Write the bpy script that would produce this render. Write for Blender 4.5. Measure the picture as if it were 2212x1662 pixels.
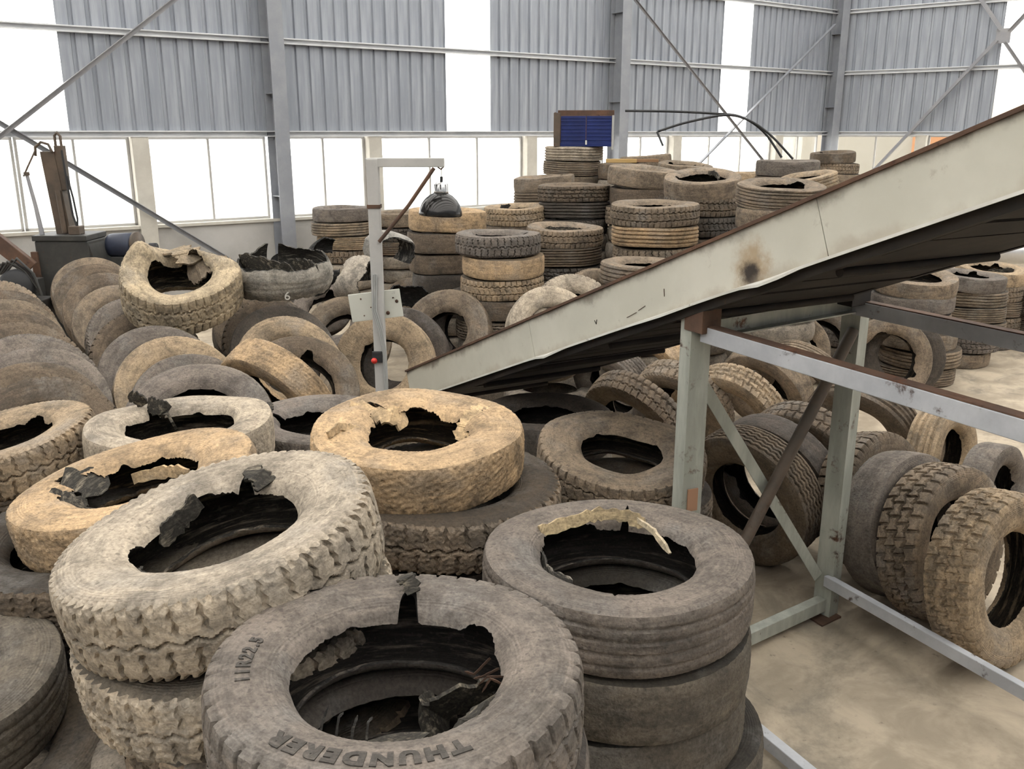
import bpy, bmesh, math, random
import numpy as np
from mathutils import Vector, Matrix, Quaternion

for o in list(bpy.data.objects):
    bpy.data.objects.remove(o)
SC = bpy.context.scene
COL = SC.collection
PI = math.pi

# ------------------------------------------------------------------ camera
cam_data = bpy.data.cameras.new('camera')
cam = bpy.data.objects.new('camera', cam_data)
COL.objects.link(cam)
cam.location = (0, 0, 3.1)
cam.rotation_euler = (math.radians(90 - 15.6), 0, 0)
cam_data.sensor_fit = 'HORIZONTAL'
cam_data.sensor_width = 36.0
cam_data.lens = 36.0 * 1950.0 / 2212.0
cam_data.clip_start = 0.05
cam_data.clip_end = 400
SC.camera = cam

# ------------------------------------------------------------------ sky (even, bright overcast)
W = bpy.data.worlds.new('overcast_sky')
SC.world = W
W.use_nodes = True
bg = W.node_tree.nodes['Background']
bg.inputs['Color'].default_value = (1.0, 0.98, 0.95, 1)
bg.inputs['Strength'].default_value = 6.0

# ------------------------------------------------------------------ exposure
SC.view_settings.view_transform = 'Standard'
SC.view_settings.look = 'None'
SC.view_settings.gamma = 1
SC.view_settings.use_curve_mapping = False
SC.view_settings.exposure = -0.12
SC.cycles.use_denoising = True
SC.cycles.max_bounces = 6
SC.cycles.diffuse_bounces = 3
SC.cycles.glossy_bounces = 2
SC.cycles.use_adaptive_sampling = True
SC.cycles.adaptive_threshold = 0.1
SC.cycles.adaptive_min_samples = 16
SC.cycles.transparent_max_bounces = 12

# ------------------------------------------------------------------ helpers
def link(o, parent=None):
    COL.objects.link(o)
    if parent is not None:
        o.parent = parent
    return o

def tag(o, label=None, cat=None, group=None, kind=None):
    if label: o['label'] = label
    if cat: o['category'] = cat
    if group: o['group'] = group
    if kind: o['kind'] = kind
    return o

def empty(name, loc=(0, 0, 0), parent=None):
    o = bpy.data.objects.new(name, None)
    o.location = loc
    o.empty_display_size = 0.1
    return link(o, parent)

def V(*a):
    return Vector(a[0]) if len(a) == 1 else Vector(a)

class MB:
    """collects shapes, then links them as one mesh object"""
    def __init__(self):
        self.v = []; self.f = []; self.s = []
    def add(self, verts, faces, smooth=False):
        n = len(self.v)
        self.v += [tuple(p) for p in verts]
        self.f += [tuple(i + n for i in q) for q in faces]
        self.s += [smooth] * len(faces)
        return self
    def frame(self, o, ax, ay, az, lo, hi, bev=0.0):
        o = V(o); ax = V(ax); ay = V(ay); az = V(az)
        if bev <= 0:
            vs = [o + ax * x + ay * y + az * z for x in (lo[0], hi[0]) for y in (lo[1], hi[1]) for z in (lo[2], hi[2])]
            self.add(vs, [(0, 1, 3, 2), (4, 6, 7, 5), (0, 4, 5, 1), (2, 3, 7, 6), (0, 2, 6, 4), (1, 5, 7, 3)])
        else:
            bm = bmesh.new()
            bmesh.ops.create_cube(bm, size=1)
            for v in bm.verts:
                v.co = Vector([(lo[i] + hi[i]) / 2 + v.co[i] * (hi[i] - lo[i]) for i in range(3)])
            bmesh.ops.bevel(bm, geom=bm.edges[:], offset=bev, segments=2, profile=0.5, affect='EDGES')
            bm.verts.index_update()
            self.add([o + ax * v.co.x + ay * v.co.y + az * v.co.z for v in bm.verts], [[v.index for v in q.verts] for q in bm.faces])
            bm.free()
        return self
    def box(self, lo, hi, bev=0.0):
        return self.frame((0, 0, 0), (1, 0, 0), (0, 1, 0), (0, 0, 1), lo, hi, bev)
    def bar(self, a, b, w, h, up=(0, 0, 1), bev=0.0):
        a = V(a); b = V(b); d = b - a; L = d.length; d.normalize()
        s = d.cross(V(up))
        if s.length < 1e-4: s = d.cross(V(1, 0, 0))
        s.normalize(); u = s.cross(d)
        return self.frame(a, d, s, u, (0, -w / 2, -h / 2), (L, w / 2, h / 2), bev)
    def section(self, a, b, prof, side):
        """sweep a closed 2D profile (x along side, y along d x side) straight from a to b"""
        a = V(a); b = V(b); d = (b - a).normalized()
        s = V(side); s = (s - d * s.dot(d)).normalized(); u = d.cross(s)
        n = len(prof)
        vs = [a + s * x + u * y for x, y in prof] + [b + s * x + u * y for x, y in prof]
        fs = [(i, (i + 1) % n, n + (i + 1) % n, n + i) for i in range(n)]
        fs += [tuple(range(n - 1, -1, -1)), tuple(range(n, 2 * n))]
        return self.add(vs, fs)
    def tube(self, pts, r, seg=10, closed=False, caps=True):
        pts = [V(p) for p in pts]; n = len(pts)
        rs = r if isinstance(r, (list, tuple)) else [r] * n
        ref = None; vs = []
        for i, p in enumerate(pts):
            if closed: t = pts[(i + 1) % n] - pts[i - 1]
            else: t = pts[min(i + 1, n - 1)] - pts[max(i - 1, 0)]
            t.normalize()
            if ref is None:
                ref = V(0, 0, 1) if abs(t.z) < 0.9 else V(1, 0, 0)
            s = t.cross(ref); s.normalize(); ref = s.cross(t)
            for k in range(seg):
                an = 2 * PI * k / seg
                vs.append(p + (s * math.cos(an) + ref * math.sin(an)) * rs[i])
        fs = []
        m = n if closed else n - 1
        for i in range(m):
            for k in range(seg):
                a0 = i * seg; a1 = ((i + 1) % n) * seg
                fs.append((a0 + k, a0 + (k + 1) % seg, a1 + (k + 1) % seg, a1 + k))
        self.add(vs, fs, True)
        if caps and not closed:
            self.add([vs[k] for k in range(seg)], [tuple(range(seg - 1, -1, -1))])
            self.add([vs[(n - 1) * seg + k] for k in range(seg)], [tuple(range(seg))])
        return self
    def lathe(self, o, axis, prof, seg=32):
        """prof: (r, h) along axis"""
        o = V(o); ax = V(axis).normalized()
        s = ax.orthogonal().normalized(); u = ax.cross(s)
        vs = []
        for r, h in prof:
            for k in range(seg):
                an = 2 * PI * k / seg
                vs.append(o + ax * h + (s * math.cos(an) + u * math.sin(an)) * r)
        fs = []
        for i in range(len(prof) - 1):
            for k in range(seg):
                fs.append((i * seg + k, i * seg + (k + 1) % seg, (i + 1) * seg + (k + 1) % seg, (i + 1) * seg + k))
        return self.add(vs, fs, True)
    def build(self, name, mat, parent=None, **kw):
        me = bpy.data.meshes.new(name)
        me.from_pydata(self.v, [], self.f)
        me.polygons.foreach_set('use_smooth', self.s)
        me.update()
        bm = bmesh.new(); bm.from_mesh(me)
        bmesh.ops.recalc_face_normals(bm, faces=bm.faces)
        bm.to_mesh(me); bm.free()
        me.materials.append(mat)
        o = bpy.data.objects.new(name, me)
        link(o, parent)
        return tag(o, **kw)

def grid_mesh(name, P, mat, wrap=True, smooth=True, flip=False):
    """P: array (rows, segs, 3)"""
    R, S, _ = P.shape
    me = bpy.data.meshes.new(name)
    i = np.arange(R - 1)[:, None]; k = np.arange(S if wrap else S - 1)[None, :]
    k1 = (k + 1) % S
    q = np.stack([i * S + k, i * S + k1, (i + 1) * S + k1, (i + 1) * S + k], -1).reshape(-1, 4)
    if flip: q = q[:, ::-1]
    nq = len(q)
    me.vertices.add(R * S); me.vertices.foreach_set('co', np.ascontiguousarray(P, np.float32).ravel())
    me.loops.add(nq * 4); me.loops.foreach_set('vertex_index', q.astype(np.int32).ravel())
    me.polygons.add(nq)
    me.polygons.foreach_set('loop_start', np.arange(0, nq * 4, 4, dtype=np.int32))
    me.polygons.foreach_set('use_smooth', np.full(nq, smooth))
    me.update(calc_edges=True); me.validate()
    me.materials.append(mat)
    return me

# ------------------------------------------------------------------ materials
class NT:
    def __init__(self, name):
        self.m = bpy.data.materials.new(name); self.m.use_nodes = True
        self.t = self.m.node_tree; self.b = self.t.nodes['Principled BSDF']
        self.out = self.t.nodes['Material Output']
    def n(self, typ, **kw):
        x = self.t.nodes.new(typ)
        for k, v in kw.items(): setattr(x, k, v)
        return x
    def l(self, a, b): self.t.links.new(a, b)
    def val(self, sock, v):
        if hasattr(v, 'is_output') or isinstance(v, bpy.types.NodeSocket): self.l(v, sock)
        else: sock.default_value = v
    def noise(self, scale, detail=4, rough=0.6, coord='Object', scl=None, dist=0.0):
        tc = self.n('ShaderNodeTexCoord'); nz = self.n('ShaderNodeTexNoise')
        nz.inputs['Scale'].default_value = scale; nz.inputs['Detail'].default_value = detail
        nz.inputs['Roughness'].default_value = rough; nz.inputs['Distortion'].default_value = dist
        src = tc.outputs[coord]
        if scl:
            mp = self.n('ShaderNodeMapping'); mp.inputs['Scale'].default_value = scl
            self.l(src, mp.inputs['Vector']); src = mp.outputs['Vector']
        self.l(src, nz.inputs['Vector'])
        return nz.outputs['Fac']
    def ramp(self, fac, a, b):
        r = self.n('ShaderNodeMapRange'); r.interpolation_type = 'SMOOTHSTEP'
        r.inputs['From Min'].default_value = a; r.inputs['From Max'].default_value = b
        self.l(fac, r.inputs['Value']); return r.outputs['Result']
    def mix(self, fac, a, b, mode='MIX'):
        m = self.n('ShaderNodeMix', data_type='RGBA', blend_type=mode)
        self.val(m.inputs[0], fac)
        for s, v in ((m.inputs[6], a), (m.inputs[7], b)):
            if isinstance(v, (tuple, list)): v = tuple(v) + ((1,) if len(v) == 3 else ())
            self.val(s, v)
        return m.outputs[2]
    def math(self, op, a, b=0.0, clamp=False):
        m = self.n('ShaderNodeMath', operation=op, use_clamp=clamp)
        self.val(m.inputs[0], a); self.val(m.inputs[1], b); return m.outputs[0]
    def base(self, c, rough=0.6, metal=0.0, spec=0.5):
        if isinstance(c, (tuple, list)): c = tuple(c) + (1,)
        self.val(self.b.inputs['Base Color'], c); self.val(self.b.inputs['Roughness'], rough)
        self.val(self.b.inputs['Metallic'], metal); self.b.inputs['Specular IOR Level'].default_value = spec
        return self
    def bump(self, h, strength=0.5, dist=0.01):
        b = self.n('ShaderNodeBump'); b.inputs['Strength'].default_value = strength
        b.inputs['Distance'].default_value = dist
        self.l(h, b.inputs['Height']); self.l(b.outputs['Normal'], self.b.inputs['Normal']); return self

def rubber(name, dust_lo, dust_hi, rings=0.0, fine=1.0, bump=0.006, dark=(.035, .032, .028), under=.25):
    """rubber under clay dust; the dust colour is the object's own colour"""
    t = NT(name)
    oi = t.n('ShaderNodeObjectInfo')
    tc = t.n('ShaderNodeTexCoord')
    off = t.n('ShaderNodeVectorMath', operation='ADD')
    sc = t.n('ShaderNodeVectorMath', operation='SCALE'); sc.inputs[0].default_value = (7, 3, 5)
    t.l(oi.outputs['Random'], sc.inputs['Scale'])
    t.l(tc.outputs['Object'], off.inputs[0]); t.l(sc.outputs[0], off.inputs[1])
    def nz(scale, detail=5, rough=.62, dist=0.0):
        x = t.n('ShaderNodeTexNoise'); x.inputs['Scale'].default_value = scale
        x.inputs['Detail'].default_value = detail; x.inputs['Roughness'].default_value = rough
        x.inputs['Distortion'].default_value = dist
        t.l(off.outputs[0], x.inputs['Vector']); return x.outputs['Fac']
    a = nz(4.5, 4, .68, .6); b = nz(26, 3, .7); c = nz(1.6, 2)
    dust = t.ramp(t.math('ADD', t.math('MULTIPLY', a, .75), t.math('MULTIPLY', b, .35)), dust_lo, dust_hi)
    tint = oi.outputs['Color']
    light = t.mix(1.0, tint, (1.22, 1.2, 1.16), 'MULTIPLY')
    col = t.mix(t.ramp(c, .35, .65), tint, light)
    grey = t.mix(.55, tint, (.2, .195, .185))
    col = t.mix(t.math('MULTIPLY', t.ramp(nz(3.1, 3), .48, .7), .8), col, grey)
    under = t.mix(under, dark, tint)
    col = t.mix(dust, under, col)
    # dust smeared round the tyre and a fine grain
    sx = t.n('ShaderNodeSeparateXYZ'); t.l(tc.outputs['Object'], sx.inputs[0])
    rad = t.math('SQRT', t.math('ADD', t.math('MULTIPLY', sx.outputs[0], sx.outputs[0]), t.math('MULTIPLY', sx.outputs[1], sx.outputs[1])))
    ang = t.math('ARCTAN2', sx.outputs[1], sx.outputs[0])
    cx = t.n('ShaderNodeCombineXYZ'); t.l(t.math('MULTIPLY', rad, 34.0), cx.inputs[0]); t.l(t.math('MULTIPLY', ang, 1.6), cx.inputs[1])
    t.l(t.math('ADD', t.math('MULTIPLY', sx.outputs[2], 26.0), t.math('MULTIPLY', oi.outputs['Random'], 40.0)), cx.inputs[2])
    sm = t.n('ShaderNodeTexNoise'); sm.inputs['Scale'].default_value = 1.0; sm.inputs['Detail'].default_value = 4; sm.inputs['Roughness'].default_value = .7
    t.l(cx.outputs[0], sm.inputs['Vector'])
    col = t.mix(t.math('MULTIPLY', t.ramp(sm.outputs['Fac'], .50, .72), .55), col, t.mix(.35, dark, tint))
    col = t.mix(t.math('MULTIPLY', t.ramp(sm.outputs['Fac'], .50, .30), .45), col, t.mix(1.0, tint, (1.45, 1.42, 1.38), 'MULTIPLY'))
    grain = t.n('ShaderNodeMapRange'); grain.inputs['From Min'].default_value = .3; grain.inputs['From Max'].default_value = .7
    grain.inputs['To Min'].default_value = .72; grain.inputs['To Max'].default_value = 1.28; t.l(nz(75, 3, .75), grain.inputs['Value'])
    gc = t.n('ShaderNodeCombineColor')
    for i in range(3): t.l(grain.outputs['Result'], gc.inputs[i])
    col = t.mix(1.0, col, gc.outputs[0], 'MULTIPLY')
    speck = t.ramp(nz(60, 1, .6), .60, .72)
    col = t.mix(t.math('MULTIPLY', speck, .5), col, t.mix(.75, tint, (.02, .02, .02)))
    t.base(col, .85, 0, .25)
    h = t.math('ADD', t.math('MULTIPLY', b, .7), t.math('MULTIPLY', nz(90, 1), .3 * fine))
    if rings > 0:
        sp = t.n('ShaderNodeSeparateXYZ'); t.l(tc.outputs['Object'], sp.inputs[0])
        r2 = t.math('SQRT', t.math('ADD', t.math('MULTIPLY', sp.outputs[0], sp.outputs[0]), t.math('MULTIPLY', sp.outputs[1], sp.outputs[1])))
        w = t.math('SINE', t.math('MULTIPLY', r2, 620.0))
        mask = t.math('MULTIPLY', t.ramp(r2, .40, .425), t.math('SUBTRACT', 1.0, t.ramp(r2, .462, .475)))
        mask2 = t.math('MULTIPLY', t.ramp(r2, .31, .318), t.math('SUBTRACT', 1.0, t.ramp(r2, .33, .34)))
        h = t.math('ADD', h, t.math('MULTIPLY', t.math('MULTIPLY', w, t.math('ADD', mask, mask2)), rings))
    t.bump(h, .8, bump)
    return t.m

M = {}
M['sidewall'] = rubber('dusty_sidewall_rubber', .36, .66, rings=.14, under=.40)
M['tread'] = rubber('dusty_tread_rubber', .38, .68, bump=.010, under=.36)
M['liner'] = rubber('black_inner_rubber', .74, 1.0, dark=(.010, .0095, .009), under=.03)
M['torn'] = rubber('torn_rubber', .64, .9, dark=(.012, .0115, .011), under=.06)

def steel(name, col, col2, rust=0.3, rough=.5, metal=0.0, scl=(1, 1, 1), n1=3.0):
    t = NT(name)
    a = t.noise(n1, 6, .65, scl=scl); b = t.noise(22, 4, .6)
    c = t.mix(t.ramp(a, .35, .7), col, col2)
    if rust > 0:
        k = t.ramp(t.math('ADD', t.math('MULTIPLY', t.noise(5.5, 7, .7, dist=.4), .8), t.math('MULTIPLY', b, .2)), .66 - rust * .25, .74 - rust * .2)
        rc = t.mix(t.ramp(b, .4, .65), (.13, .05, .022), (.05, .028, .018))
        c = t.mix(k, c, rc)
    t.base(c, rough, metal, .4).bump(b, .15, .004)
    return t.m
M['panel'] = steel('galvanised_sheet', (.28, .30, .335), (.38, .40, .435), 0, .42, .25, scl=(6, 6, .35), n1=2.0)
M['girt'] = steel('galvanised_girt', (.62, .63, .64), (.72, .72, .72), 0, .4, .2)
M['column'] = steel('grey_painted_steel', (.25, .26, .285), (.30, .31, .33), 0, .5)
M['brace'] = steel('brace_steel', (.27, .27, .285), (.33, .325, .33), .05, .5)
M['cream_paint'] = steel('cream_grey_paint', (.56, .56, .49), (.63, .62, .55), .12, .45, n1=1.5)
M['lip'] = steel('worn_bright_edge', (.7, .69, .64), (.55, .53, .47), .25, .35)
M['rust'] = steel('dark_rust', (.075, .045, .032), (.14, .075, .045), .5, .8)
M['green_paint'] = steel('pale_green_paint', (.31, .32, .275), (.45, .46, .40), .42, .55, scl=(3, 3, .6))
M['grey_beam'] = steel('blue_grey_beam_paint', (.38, .39, .41), (.50, .51, .53), .34, .45)
M['dark_steel'] = steel('sooty_steel', (.014, .012, .011), (.03, .024, .019), .2, .8)
M['iron'] = steel('oily_brown_iron', (.07, .055, .042), (.12, .085, .06), .3, .6)
M['machine'] = steel('dull_green_grey_machine', (.032, .032, .03), (.055, .052, .046), .3, .6)
M['blue'] = steel('deep_blue_paint', (.008, .016, .085), (.012, .025, .13), 0, .35)
M['navy'] = steel('navy_motor_paint', (.025, .03, .05), (.04, .05, .08), .1, .5)
M['wood'] = steel('yellow_timber', (.42, .27, .1), (.5, .34, .15), 0, .8, scl=(1, 8, 8))
M['wood_dark'] = steel('brown_timber', (.22, .12, .06), (.28, .16, .08), 0, .8, scl=(1, 8, 8))
M['duct'] = steel('silver_duct', (.6, .6, .6), (.7, .7, .7), 0, .3, .7)
M['pillar'] = steel('weathered_plaster', (.50, .47, .41), (.60, .57, .50), 0, .9, n1=2.2)
M['masonry'] = steel('rendered_lower_wall', (.40, .385, .36), (.48, .465, .44), 0, .9, n1=1.2)
M['frame'] = steel('window_frame', (.42, .41, .39), (.5, .485, .46), .06, .5)
M['cable'] = steel('grey_cable', (.35, .35, .34), (.42, .42, .4), 0, .5)
M['black'] = steel('black_rod', (.02, .02, .022), (.03, .03, .03), 0, .6)
M['red'] = NT('red_plastic').base((.6, .03, .02), .4).m
M['chrome'] = NT('smoky_reflector').base((.045, .043, .042), .18, .85).m
M['bright_metal'] = NT('bright_lamp_neck').base((.6, .6, .6), .25, .9).m
M['chalk'] = NT('chalk_mark').base((.62, .6, .55), .9).m
M['orange_mark'] = NT('worn_orange_label').base((.36, .2, .12), .8).m
M['letter'] = rubber('lettering_rubber', .62, .9, dark=(.05, .045, .04))

def scorched(center, org, nrm, hgt):
    t = NT('cream_grey_paint_scorched'); tc = t.n('ShaderNodeTexCoord')
    def blob(c, r):
        s = t.n('ShaderNodeVectorMath', operation='SUBTRACT'); s.inputs[1].default_value = c; t.l(tc.outputs['Object'], s.inputs[0])
        n = t.n('ShaderNodeVectorMath', operation='LENGTH'); t.l(s.outputs[0], n.inputs[0])
        d = t.math('DIVIDE', n.outputs['Value'], r)
        return t.math('ADD', t.math('SUBTRACT', 1.0, d), t.math('MULTIPLY', t.math('SUBTRACT', t.noise(16, 6, .7), .5), 1.1))
    c = t.mix(t.ramp(t.noise(1.5, 6), .35, .7), (.53, .515, .435), (.62, .60, .515))
    c = t.mix(t.math('MULTIPLY', t.ramp(blob(center[0], .19), .1, .75), .75), c, (.36, .24, .12))
    c = t.mix(t.ramp(blob(center[1], .10), .1, .7), c, (.035, .026, .02))
    c = t.mix(t.math('MULTIPLY', t.ramp(t.noise(7, 7, .7), .60, .70), .4), c, (.3, .26, .2))
    s = t.n('ShaderNodeVectorMath', operation='SUBTRACT'); s.inputs[1].default_value = org; t.l(tc.outputs['Object'], s.inputs[0])
    d = t.n('ShaderNodeVectorMath', operation='DOT_PRODUCT'); d.inputs[1].default_value = nrm; t.l(s.outputs[0], d.inputs[0])
    e = t.math('ADD', t.math('DIVIDE', d.outputs['Value'], hgt), t.math('MULTIPLY', t.math('SUBTRACT', t.noise(3.5, 6, .65), .5), .9))
    c = t.mix(t.math('MULTIPLY', t.ramp(e, .80, 1.10), .7), c, (.13, .10, .075))
    c = t.mix(t.math('MULTIPLY', t.ramp(e, .22, -.05), .5), c, (.33, .27, .2))
    t.base(c, .45, 0, .4); return t.m
def concrete():
    t = NT('dusty_concrete_floor')
    a = t.noise(.55, 6, .62, coord='Generated', scl=(40, 40, 1)); b = t.noise(2.2, 6, .65, dist=.5); c = t.noise(14, 5, .65)
    col = t.mix(t.ramp(b, .35, .65), (.32, .265, .197), (.48, .40, .30))
    col = t.mix(t.math('MULTIPLY', t.ramp(t.noise(.9, 6, .72, dist=.8), .47, .66), .8), col, (.20, .175, .14))
    col = t.mix(t.math('MULTIPLY', t.ramp(c, .62, .74), .6), col, (.12, .105, .085))
    t.base(col, .8, 0, .3).bump(c, .3, .006)
    return t.m
M['floor'] = concrete()
M['ground'] = NT('pale_yard').base((.62, .6, .56), .9).m
M['ceiling'] = NT('roof_sheet').base((.5, .52, .54), .6).m

def glass(name, tr=(.96, .97, .97), gl=.06, diffuse=0.0, dcol=(.9, .9, .9)):
    m = bpy.data.materials.new(name); m.use_nodes = True; nt = m.node_tree
    for n in list(nt.nodes): nt.nodes.remove(n)
    out = nt.nodes.new('ShaderNodeOutputMaterial')
    a = nt.nodes.new('ShaderNodeBsdfTransparent'); a.inputs[0].default_value = tr + (1,)
    g = nt.nodes.new('ShaderNodeBsdfGlossy'); g.inputs['Roughness'].default_value = .08
    mx = nt.nodes.new('ShaderNodeMixShader'); mx.inputs[0].default_value = gl
    nt.links.new(a.outputs[0], mx.inputs[1]); nt.links.new(g.outputs[0], mx.inputs[2])
    last = mx.outputs[0]
    if diffuse > 0:
        d = nt.nodes.new('ShaderNodeBsdfTranslucent'); d.inputs[0].default_value = dcol + (1,)
        m2 = nt.nodes.new('ShaderNodeMixShader'); m2.inputs[0].default_value = diffuse
        nt.links.new(last, m2.inputs[1]); nt.links.new(d.outputs[0], m2.inputs[2]); last = m2.outputs[0]
    nt.links.new(last, out.inputs['Surface'])
    return m
M['glass'] = glass('window_glass')
M['poly'] = glass('translucent_sheet', (.92, .92, .90), .04, .35)
M['roof_light'] = glass('roof_light_sheet', (.85, .85, .83), .03, .3)

# ------------------------------------------------------------------ the hall
WD = V(0.81714, 0.57643, 0); WN = V(0.57643, -0.81714, 0); P0 = V(-5.859, 15.5, 0)
RD = V(0.784, -0.621, 0); RN = V(-0.621, -0.784, 0)
UP = V(0, 0, 1)
S_COR = 17.83
CORN = P0 + WD * S_COR
SILL, HEAD, EAVE = 1.55, 3.10, 9.3

def on_back(s, z, off=0.0): return P0 + WD * s + WN * off + UP * z
def on_right(s, z, off=0.0): return CORN + RD * s + RN * off + UP * z

def floor_poly(name, pts, z, mat, thick):
    mb = MB(); n = len(pts)
    mb.add([(p.x, p.y, z) for p in pts] + [(p.x, p.y, z - thick) for p in pts],
           [tuple(range(n)), tuple(range(2 * n - 1, n - 1, -1))] + [(i, (i + 1) % n, n + (i + 1) % n, n + i) for i in range(n)])
    return mb.build(name, mat, kind='structure')

HALL = [on_back(-16, 0), CORN.copy(), on_right(25, 0), P0 + WD * -16 + WN * 24]
tag(floor_poly('floor', HALL, 0.0, M['floor'], .2), 'dusty stained concrete floor of the hall', 'floor')
tag(floor_poly('ground', [V(-120, -120, 0), V(120, -120, 0), V(120, 140, 0), V(-120, 140, 0)], -.22, M['ground'], .1), 'pale yard outside the windows', 'ground')

def corrugated(width, height, pitch=0.25):
    xs = []
    n = max(1, round(width / pitch)); p = width / n
    for i in range(n):
        a = i * p
        xs += [(a, 0), (a + p - .075, 0), (a + p - .058, -.034), (a + p - .017, -.034)]
    xs.append((width, 0))
    mb = MB()
    for (x, y) in xs:
        mb.v += [(x, y, 0), (x, y, height)]
    for i in range(len(xs) - 1):
        mb.f.append((2 * i, 2 * i + 2, 2 * i + 3, 2 * i + 1)); mb.s.append(False)
    return mb

SHEET = corrugated(.75, EAVE - HEAD).build('wall_panel', M['panel'])
SHEET_LIGHT = corrugated(.75, EAVE - HEAD).build('translucent_panel', M['poly'])
sheet_mesh = SHEET.data; light_mesh = SHEET_LIGHT.data
for o in (SHEET, SHEET_LIGHT): bpy.data.objects.remove(o)

def sheets(parent, o, d, n, s0, s1, z, mesh, name):
    k = max(1, round((s1 - s0) / .75)); w = (s1 - s0) / k
    for i in range(k):
        ob = bpy.data.objects.new(name, mesh); link(ob, parent)
        p = o + d * (s0 + i * w) + UP * z
        sx = w / .75
        ob.matrix_basis = Matrix(((d.x * sx, n.x, 0, p.x), (d.y * sx, n.y, 0, p.y), (0, 0, 1, p.z), (0, 0, 0, 1)))

def make_wall(name, o, d, n, s0, s1, lights, label):
    w = MB().frame(o, d, n, UP, (s0, -.24, 0), (s1, 0, SILL), 0).build(name, M['masonry'], kind='structure', label=label, cat='wall')
    # sill ledge
    MB().frame(o, d, n, UP, (s0, -.26, SILL), (s1, .05, SILL + .05)).build('sill', M['pillar'], w)
    cur = s0
    for a, b in lights + [(s1, s1)]:
        if a - cur > .1: sheets(w, o, d, n, cur, a, HEAD, sheet_mesh, 'wall_panel')
        if b > a: sheets(w, o, d, n, a, b, HEAD, light_mesh, 'translucent_panel')
        cur = b
    for z in (HEAD, 4.655, 6.19, 7.74):
        cz = MB()
        a = o + d * s0 + UP * (z - .02) + n * .05; b = o + d * s1 + UP * (z - .02) + n * .05
        cz.section(a, b, [(-.05, -.05), (.05, -.05), (.05, -.03), (-.03, -.03), (-.03, .03), (.05, .03), (.05, .05), (-.05, .05)], n)
        cz.build('girt', M['girt'], w)
    return w

wall_back = make_wall('wall_back', P0, WD, WN, -16.0, S_COR, [(-3.3, -1.34), (5.58, 6.63), (13.40, 14.43)], 'grey corrugated back wall above a rendered sill wall')
wall_right = make_wall('wall_right', CORN, RD, RN, 0.0, 25.0, [(4.02, 5.05), (12, 13.1), (20, 21.1)], 'grey corrugated right wall with a white light strip')

def steel_column(wall, o, d, n, s, depth=.42, fw=.26):
    mb = MB()
    mb.frame(o, d, n, UP, (s - .008, .03, 0), (s + .008, depth - .012, EAVE))
    c = mb.build('column', M['column'], wall)
    MB().frame(o, d, n, UP, (s - fw / 2, depth - .014, 0), (s + fw / 2, depth, EAVE)).build('column_flange', M['column'], c)
    MB().frame(o, d, n, UP, (s - fw / 2, .02, 0), (s + fw / 2, .034, EAVE)).build('column_flange', M['column'], c)
    st = MB()
    for z in (2.0, 3.75, 5.6):
        st.frame(o, d, n, UP, (s - fw / 2 + .02, .034, z), (s - .008, depth - .014, z + .012))
    st.build('stiffener', M['column'], c)
for s in (-13.9, -5.94, 1.99, 9.92): steel_column(wall_back, P0, WD, WN, s)
steel_column(wall_back, P0, WD, WN, S_COR - .17, .34, .30)
for s in (8.0, 16.0, 24.0): steel_column(wall_right, CORN, RD, RN, s)

def pillar(wall, o, d, n, s, w=.27):
    MB().frame(o, d, n, UP, (s - w / 2, -.22, 0), (s + w / 2, .09, HEAD - .06), .012).build('pillar', M['pillar'], wall)

NW = [0]
def window(o, d, n, s0, s1, mull):
    NW[0] += 1
    e = empty('window_%d' % NW[0], o + d * s0 + UP * SILL)
    tag(e, None, None, None, 'structure')
    org = o - e.location
    z0, z1 = SILL + .05, HEAD - .07
    f = MB()
    f.frame(org, d, n, UP, (s0, -.16, z0), (s1, -.1, z0 + .04)); f.frame(org, d, n, UP, (s0, -.16, z1 - .04), (s1, -.1, z1))
    f.frame(org, d, n, UP, (s0, -.16, z0), (s0 + .04, -.1, z1)); f.frame(org, d, n, UP, (s1 - .04, -.16, z0), (s1, -.1, z1))
    f.build('window_frame', M['frame'], e)
    k = max(1, mull); w = (s1 - s0) / k
    for i in range(k):
        if i: MB().frame(org, d, n, UP, (s0 + i * w - .018, -.155, z0), (s0 + i * w + .018, -.105, z1)).build('mullion', M['frame'], e)
        MB().frame(org, d, n, UP, (s0 + i * w + .02, -.133, z0 + .03), (s0 + (i + 1) * w - .02, -.128, z1 - .03)).build('pane', M['glass'], e)
    e['label'] = 'window %s' % ''
    return e

def bays(wall, o, d, n, edges, posts):
    for s in posts: pillar(wall, o, d, n, s)
    for a, b in edges: window(o, d, n, a, b, max(2, round((b - a) / 1.05)))
bays(wall_back, P0, WD, WN, [(-13.7, -9.95), (-9.65, -6.1), (-5.78, -2.15), (-2.13, -.45), (-.17, 1.86), (2.12, 3.80), (4.10, 7.50), (7.78, 9.78), (10.06, 11.82), (12.10, 15.55), (15.83, 17.5)], [-9.8, -.31, 3.95, 7.64, 11.96, 15.69])
bays(wall_right, CORN, RD, RN, [(.2, 2.30), (2.58, 5.3), (5.58, 7.85), (8.15, 12), (12.3, 15.8), (16.2, 20), (20.3, 23.8)], [2.44, 5.44, 12.15, 20.15])
WORDS = ['far beyond the left picture edge', 'beyond the left picture edge', 'partly cut by the left picture edge', 'behind the rusty machine', 'between the plaster pillar and the first steel column',
         'right of the first steel column', 'behind the lamp post', 'left of the blue metal box', 'right of the second steel column', 'under the crossed wall braces', 'left of the corner column',
         'right of the corner column', 'above the conveyor at the right', 'beyond the right picture edge', 'further beyond the right picture edge', 'third beyond the right picture edge', 'fourth beyond the right picture edge', 'last along the right wall']
for i in range(NW[0]):
    bpy.data.objects['window_%d' % (i + 1)]['label'] = 'blown-out bright window ' + WORDS[i]

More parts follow.
